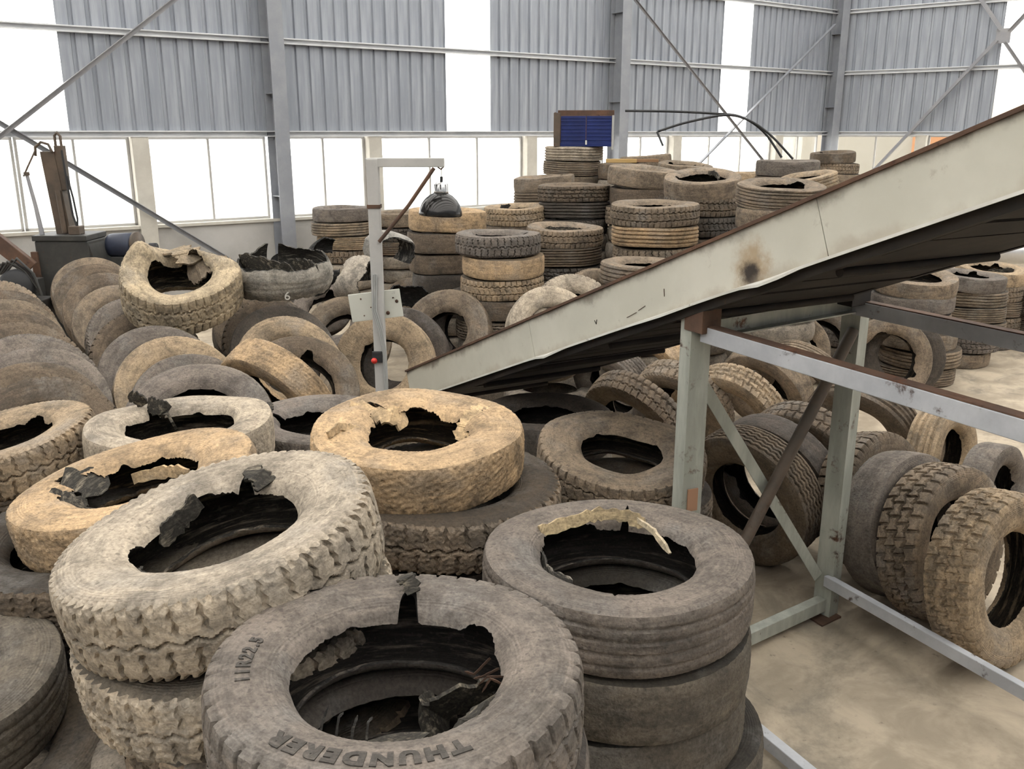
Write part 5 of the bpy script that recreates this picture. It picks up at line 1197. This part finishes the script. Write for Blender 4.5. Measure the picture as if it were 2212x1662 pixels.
for P, Q in ((A, A2), (B, B2)):
    MB().bar(SO + P + UP * TZ + LD * .03, SO + Q + UP * TZ, .065, .085, bev=.004).build('long_beam', M['grey_beam'], stand)
    MB().bar(SO + P + UP * (TZ + .046) + LD * .03, SO + Q + UP * (TZ + .046), .062, .006).build('rusty_top_face', M['rust'], stand)
MB().section(SO + A + UP * (TZ - .03), SO + B + UP * (TZ - .03), [(0, 0), (.085, 0), (.085, .008), (.008, .008), (.008, .06), (0, .06)], UP).build('cross_beam', M['green_paint'], stand)
MB().section(SO + A2 + UP * TZ, SO + B2 + UP * TZ, [(0, 0), (.085, 0), (.085, .008), (.008, .008), (.008, .06), (0, .06)], UP).build('cross_beam', M['green_paint'], stand)
MB().bar(SO + B + UP * .27 + LD * .02, SO + B2 + UP * .27, .05, .075, bev=.004).build('long_beam', M['grey_beam'], stand)
MB().bar(SO + A + UP * .075 + LD * .02, SO + A2 + UP * .075, .06, .07, bev=.004).build('long_beam', M['grey_beam'], stand)
MB().bar(SO + A + UP * .09, SO + B + UP * .09, .07, .09, bev=.004).build('foot_beam', M['green_paint'], stand)
MB().bar(SO + A2 + UP * .09, SO + B2 + UP * .09, .07, .09, bev=.004).build('foot_beam', M['green_paint'], stand)
MB().section(SO + A + UP * 1.92 + LD * -.02, SO + B + UP * .30 + LD * -.02, [(0, 0), (.07, 0), (.07, .007), (0, .007)], LD.cross(UP)).build('diagonal_brace', M['green_paint'], stand)
MB().tube([SO + B + UP * 1.95 + LD * .03, SO + A + BD * .12 + UP * .35 + LD * .03], .036, 12).build('diagonal_brace', M['iron'], stand)
MB().frame(SO + A + UP * 2.10, BD, LD, UP, (-.07, -.07, 0), (.07, .08, .17), .004).build('saddle_bracket', M['rust'], stand)
MB().frame(SO + B + UP * 2.12, BD, LD, UP, (-.16, -.12, 0), (.02, .12, .09), .004).build('saddle_bracket', M['dark_steel'], stand)
_f = V(.92, .39, 0).normalized(); _fn = UP.cross(_f)
if _fn.dot(V(0, -1, 0)) < 0: _fn = -_fn
MB().frame(SO + A + UP * 1.08, _f, _fn, UP, (-.035, .004, 0), (.03, .0125, .13)).build('worn_label', M['orange_mark'], stand)

# ------------------------------------------------------------------ lamp post
lp = empty('lamp_post', (-.945, 6.30, 0)); tag(lp, 'grey square work-light post with side arm, cables and cream plate', 'lamp post')
MB().frame((0, 0, 0), (1, 0, 0), (0, 1, 0), UP, (-.04, -.04, 0), (.04, .04, 2.93), .006).build('post', M['frame'], lp)
MB().box((-.14, -.14, 0), (.14, .14, .012)).build('base_plate', M['rust'], lp)
MB().box((-.045, -.035, 2.875), (.485, .035, 2.935), .005).build('arm', M['frame'], lp)
MB().tube([(.42, -.05, 2.87), (.24, -.06, 2.62), (.03, -.05, 2.375)], .013, 8).build('strut', M['rust'], lp)
MB().box((-.045, -.045, 2.60), (.045, .045, 2.625)).build('weld_band', M['rust'], lp)
pl = MB().frame((0, .05, 1.905), V(1, 0, .12).normalized(), V(0, 1, 0), V(-.12, 0, 1).normalized(), (-.21, -.005, -.09), (.16, .005, .11), .003).build('mounting_plate', M['cream_plate'] if 'cream_plate' in M else M['cream_paint'], lp)
for x, z, r in ((-.13, 1.96, .006), (-.11, 1.84, .005), (.10, 1.97, .006), (.125, 1.945, .012), (.06, 1.86, .014), (-.06, 1.90, .005)):
    MB().lathe((x, .043, z), (0, -1, 0), [(r, 0), (r, .002), (.0005, .0021)], 10).build('bolt_hole', M['rust'], pl)

for k in range(3):
    MB().tube([(-.02 + .012 * k, -.048, 2.15), (-.028 + .012 * k, -.05, 2.0), (-.035 + .012 * k, -.052, 1.90), (.005 + .012 * k, -.055, 1.75), (.028 + .01 * k, -.052, 1.60), (.03 + .01 * k, -.05, 1.35), (.02 + .01 * k, -.05, 1.1)], .006, 6).build('cable', M['cable'], lp)
swb = MB().box((-.05, -.062, 1.52), (.02, -.042, 1.60), .004).build('switch_box', M['black'], lp)
MB().lathe((-.035, -.06, 1.535), (0, -1, 0), [(.001, -.002), (.02, 0), (.022, .012), (.015, .022), (.001, .025)], 16).build('switch_knob', M['red'], swb)['label'] = 'red push knob'

lamp = empty('work_lamp', (-.50, 6.40, 2.545)); tag(lamp, 'dark reflective dome lamp hanging from the post arm', 'lamp')
dome = [(.150, 0), (.152, .006), (.147, .035), (.133, .075), (.110, .108), (.080, .134), (.05, .150), (.03, .155)]
MB().lathe((0, 0, 0), (0.05, 0, 1), dome + [(.028, .150)] + [(r - .004, h - .004) for r, h in dome[::-1]], 40).build('lamp_shade', M['chrome'], lamp)
nk = MB().lathe((0, 0, 0), (0.05, 0, 1), [(.003, .15), (.052, .15), (.050, .165), (.044, .215), (.036, .225), (.003, .227)], 20).build('lamp_neck', M['bright_metal'], lamp)
for k in range(8):
    a = 2 * PI * k / 8; MB().box((.044 * math.cos(a) - .004 + .008, .044 * math.sin(a) - .004, .145), (.044 * math.cos(a) + .012, .044 * math.sin(a) + .004, .21)).build('vent_slot', M['black'], nk)
MB().tube([(.01, 0, .22), (.012, 0, .245), (.012, 0, .262)], .010, 8).build('lamp_cap', M['black'], lamp)
MB().tube([(.012, 0, .24), (.014, 0, .30), (.01, 0, .335)], .003, 6).build('suspension_wire', M['cable'], lamp)
MB().tube([(.01, -.02, .35), (.03, -.01, .33), (.01, 0, .31), (-.01, 0, .325), (-.005, -.02, .345)], .006, 6).build('hook', M['rust'], lamp)
MB().lathe((0, 0, .03), (0, 0, 1), [(.001, 0), (.03, .02), (.034, .05), (.02, .085), (.015, .1)], 14).build('bulb', M['frame'], lamp)

# ------------------------------------------------------------------ old lifting machine at the left windows
mc = empty('lifting_machine', (-6.47, 13.35, 0)); tag(mc, 'rusty upright lifting machine with hoses in front of left windows', 'machine')
MB().box((-.38, -.34, 0), (.38, .30, 1.60), .02).build('cabinet', M['machine'], mc)
MB().box((-.40, -.36, 1.60), (.38, .32, 1.68), .01).build('cabinet_top', M['machine'], mc)
MB().box((-.44, -.37, 0), (-.34, -.30, 1.45), .006).build('corner_post', M['rust'], mc)
MB().add([(.38, -.3, .6), (.60, -.3, .6), (.38, -.3, 1.55), (.38, .3, .6), (.60, .3, .6), (.38, .3, 1.55)], [(0, 1, 2), (5, 4, 3), (0, 3, 4, 1), (1, 4, 5, 2), (2, 5, 3, 0)]).build('side_gusset', M['machine'], mc)
mb = MB(); 
mb.add([(-.16, -.10, 1.68), (.05, -.10, 1.68), (.05, .08, 1.68), (-.16, .08, 1.68), (-.25, -.09, 2.84), (-.05, -.09, 2.84), (-.05, .07, 2.84), (-.25, .07, 2.84)], [(3, 2, 1, 0), (4, 5, 6, 7), (0, 1, 5, 4), (1, 2, 6, 5), (2, 3, 7, 6), (3, 0, 4, 7)])
mb.build('mast', M['iron'], mc)
MB().tube([(-.02, -.14, 1.7), (-.05, -.13, 2.3)], .035, 10).build('hydraulic_cylinder', M['iron'], mc)
MB().box((-.05, -.08, 2.30), (.06, .06, 2.92), .008).build('mast_head', M['iron'], mc)
MB().tube([(-.30, -.12, 2.78), (-.29, -.12, 2.90), (-.20, -.12, 2.97), (-.10, -.12, 2.94), (-.06, -.12, 2.84)], .02, 8).build('hose_loop', M['iron'], mc)
MB().tube([(-.03, -.05, 2.9), (-.03, -.05, 3.06), (.01, -.05, 3.10), (.05, -.05, 3.05), (.05, -.05, 2.88)], .02, 8).build('lifting_eye', M['iron'], mc)
MB().tube([(.09, -.14, 2.86), (.11, -.15, 2.4), (.14, -.16, 1.95), (.18, -.16, 1.78)], .016, 8).build('hose', M['black'], mc)
MB().tube([(.12, -.14, 2.5), (.17, -.15, 2.2), (.20, -.16, 1.9), (.18, -.16, 1.75)], .014, 8).build('hose', M['black'], mc)
MB().tube([(.16, -.16, 1.74), (.28, -.2, 1.60), (.40, -.26, 1.3), (.52, -.36, .95)], .03, 8).build('hose', M['black'], mc)
MB().tube([(-.32, -.2, 1.68), (-.36, -.2, 2.1), (-.42, -.2, 2.52)], [.035, .028, .024], 10).build('piston_rod', M['brace'], mc)
MB().tube([(-.42, -.2, 2.51), (-.425, -.2, 2.56)], .04, 10).build('rod_end', M['iron'], mc)
MB().tube([(-.47, -.2, 2.50), (-.40, -.2, 2.62), (-.33, -.18, 2.75), (-.28, -.15, 2.86)], .012, 6).build('chain_link', M['iron'], mc)
MB().box((.08, -.24, 1.68), (.24, -.06, 1.80), .01).build('valve_block', M['iron'], mc)
mo = empty('electric_motor', (-5.80, 13.55, 1.18)); tag(mo, 'navy electric motor on a bracket beside the rusty lifting machine', 'motor')
MB().lathe((0, 0, .3), (1, -.15, .05), [(.001, -.2), (.17, -.2), (.18, -.15), (.18, .15), (.15, .2), (.001, .2)], 24).build('housing', M['navy'], mo)
MB().lathe((0, 0, .3), (1, -.15, .05), [(.001, .2), (.19, .2), (.19, .24), (.001, .245)], 24).build('flange', M['iron'], mo)
MB().tube([(.24, -.03, .31), (.42, -.06, .28)], .03, 10).build('shaft', M['black'], mo)
MB().lathe((.46, -.06, .27), (1, -.15, .0), [(.001, -.05), (.07, -.05), (.07, .05), (.001, .05)], 16).build('coupling', M['black'], mo)
MB().box((-.16, -.14, -1.18), (.16, .14, .14), .01).build('pedestal', M['machine'], mo)
bm_ = MB().bar((-8.35, 12.3, 2.9), (-6.80, 12.75, 1.25), .16, .20, bev=.01).build('steel_beam', M['rust'], label='thick red-brown beam slanting down from the left picture edge', cat='beam')
MB().box((-7.0, 12.6, 0), (-6.72, 12.9, 1.10), .01).build('beam_block', M['machine'], label='dark block propping the foot of the slanting red-brown beam', cat='block')
sc_ = empty('scrap_motor', (-6.30, 11.45, .0)); tag(sc_, 'black oily drum with tangled strips at the left edge behind the rows', 'scrap motor')
MB().lathe((0, 0, 1.22), (.35, -1, .1), [(.001, -.2), (.20, -.2), (.21, -.1), (.21, .16), (.17, .2), (.001, .2)], 24).build('drum', M['black'], sc_)
MB().box((-.3, -.2, 0), (.35, .2, 1.05), .01).build('block', M['dark_steel'], sc_)
for k in range(5):
    MB().tube([(-.22 + .03 * k, -.1, 1.38), (-.15 + .06 * k, -.12, 1.5 + .02 * k), (.02 + .06 * k, -.1, 1.50 - .03 * k), (.25 + .02 * k, -.1, 1.30 - .05 * k)], .018, 6).build('strip', M['dark_steel'] if k % 2 else M['machine'], sc_)

# ------------------------------------------------------------------ blue metal box, planks, rods, duct
bb = empty('metal_box', (1.22, 16.0, 2.875)); tag(bb, 'deep blue ribbed metal box with rusty inside on the tall back stack', 'metal box')
bb.rotation_euler = (0, 0, -.12)
def bx(name, lo, hi, mat, bev=.004): return MB().box(lo, hi, bev).build(name, M[mat], bb)
for i in range(2):
    x0 = -.36 + i * .425
    fp = bx('front_panel', (x0, -.40, .06), (x0 + .415, -.385, .49), 'blue')
    for z in (.10, .16, .22, .28, .34, .40, .45): MB().box((x0 + .01, -.408, z), (x0 + .405, -.398, z + .018), .003).build('rib', M['blue'], fp)
bx('bottom_rail', (-.45, -.41, 0), (.50, -.36, .06), 'blue'); bx('side_panel', (-.47, -.4, 0), (-.45, .42, .55), 'rust'); bx('side_panel', (.49, -.4, 0), (.51, .42, .50), 'rust')
bx('corner_post', (-.48, -.42, 0), (-.37, -.37, .54), 'iron'); bx('corner_post', (.485, -.42, -.05), (.52, -.37, .50), 'cable')
bx('back_panel', (-.47, .40, 0), (.51, .42, .60), 'rust'); bx('floor_panel', (-.47, -.4, .0), (.51, .42, .02), 'rust')
bx('latch', (.05, -.425, .03), (.08, -.41, .10), 'lip')
MB().bar((1.55, 15.35, 2.652), (2.05, 15.30, 2.652), .16, .06, bev=.004).build('plank', M['wood'], label='short yellow plank beside the blue metal box', cat='plank')
MB().bar((1.72, 15.55, 2.647), (2.45, 15.62, 2.647), .12, .05, bev=.004).build('plank', M['wood_dark'], label='short brown plank beside the blue metal box', cat='plank')
def smooth(pts, n=8):
    P = [V(p) for p in pts]; out = []
    for i in range(len(P) - 1):
        p0 = P[max(i - 1, 0)]; p1 = P[i]; p2 = P[i + 1]; p3 = P[min(i + 2, len(P) - 1)]
        for k in range(n):
            t = k / n
            out.append(.5 * ((2 * p1) + (-p0 + p2) * t + (2 * p0 - 5 * p1 + 4 * p2 - p3) * t * t + (-p0 + 3 * p1 - 3 * p2 + p3) * t ** 3))
    out.append(P[-1]); return out
MB().tube(smooth([(1.78, 14.83, 3.43), (2.5, 14.83, 3.42), (3.16, 14.82, 3.39), (3.6, 14.81, 3.34), (3.96, 14.75, 3.11), (4.25, 14.66, 2.72)]), .018, 8).build('bent_rod', M['black'], label='long black rod with a curved end arching over the back stacks', cat='rod')
MB().tube([(2.36, 14.6, 2.9), (2.27, 14.66, 3.11)] + smooth([(2.29, 14.66, 3.12), (2.72, 14.7, 3.25), (3.31, 14.72, 3.36), (3.67, 14.72, 3.30), (4.03, 14.68, 3.08), (4.41, 14.6, 2.70)]), .018, 8).build('bent_rod', M['black'], label='hooked black rod arching over the back stacks below the long rod', cat='rod')
dk = empty('air_duct', (8.4, 15.54, 0)); tag(dk, 'silver spiral air duct behind the right stacks', 'duct')
prof = []
for i in range(81):
    prof.append((.20 + (.006 if i % 2 else 0), -.9 + i * .045))
MB().lathe((0, 0, 1.13), (1, -.12, .0), prof, 32).build('spiral_pipe', M['duct'], dk)
for x in (-.5, 1.6):
    MB().box((x - .03, -.12 * x - .16, 0), (x + .03, -.12 * x + .16, .935), .004).build('support', M['dark_steel'], dk)
print('objects', len(bpy.data.objects), 'tris', sum(len(m.loops) // 2 for m in bpy.data.meshes))
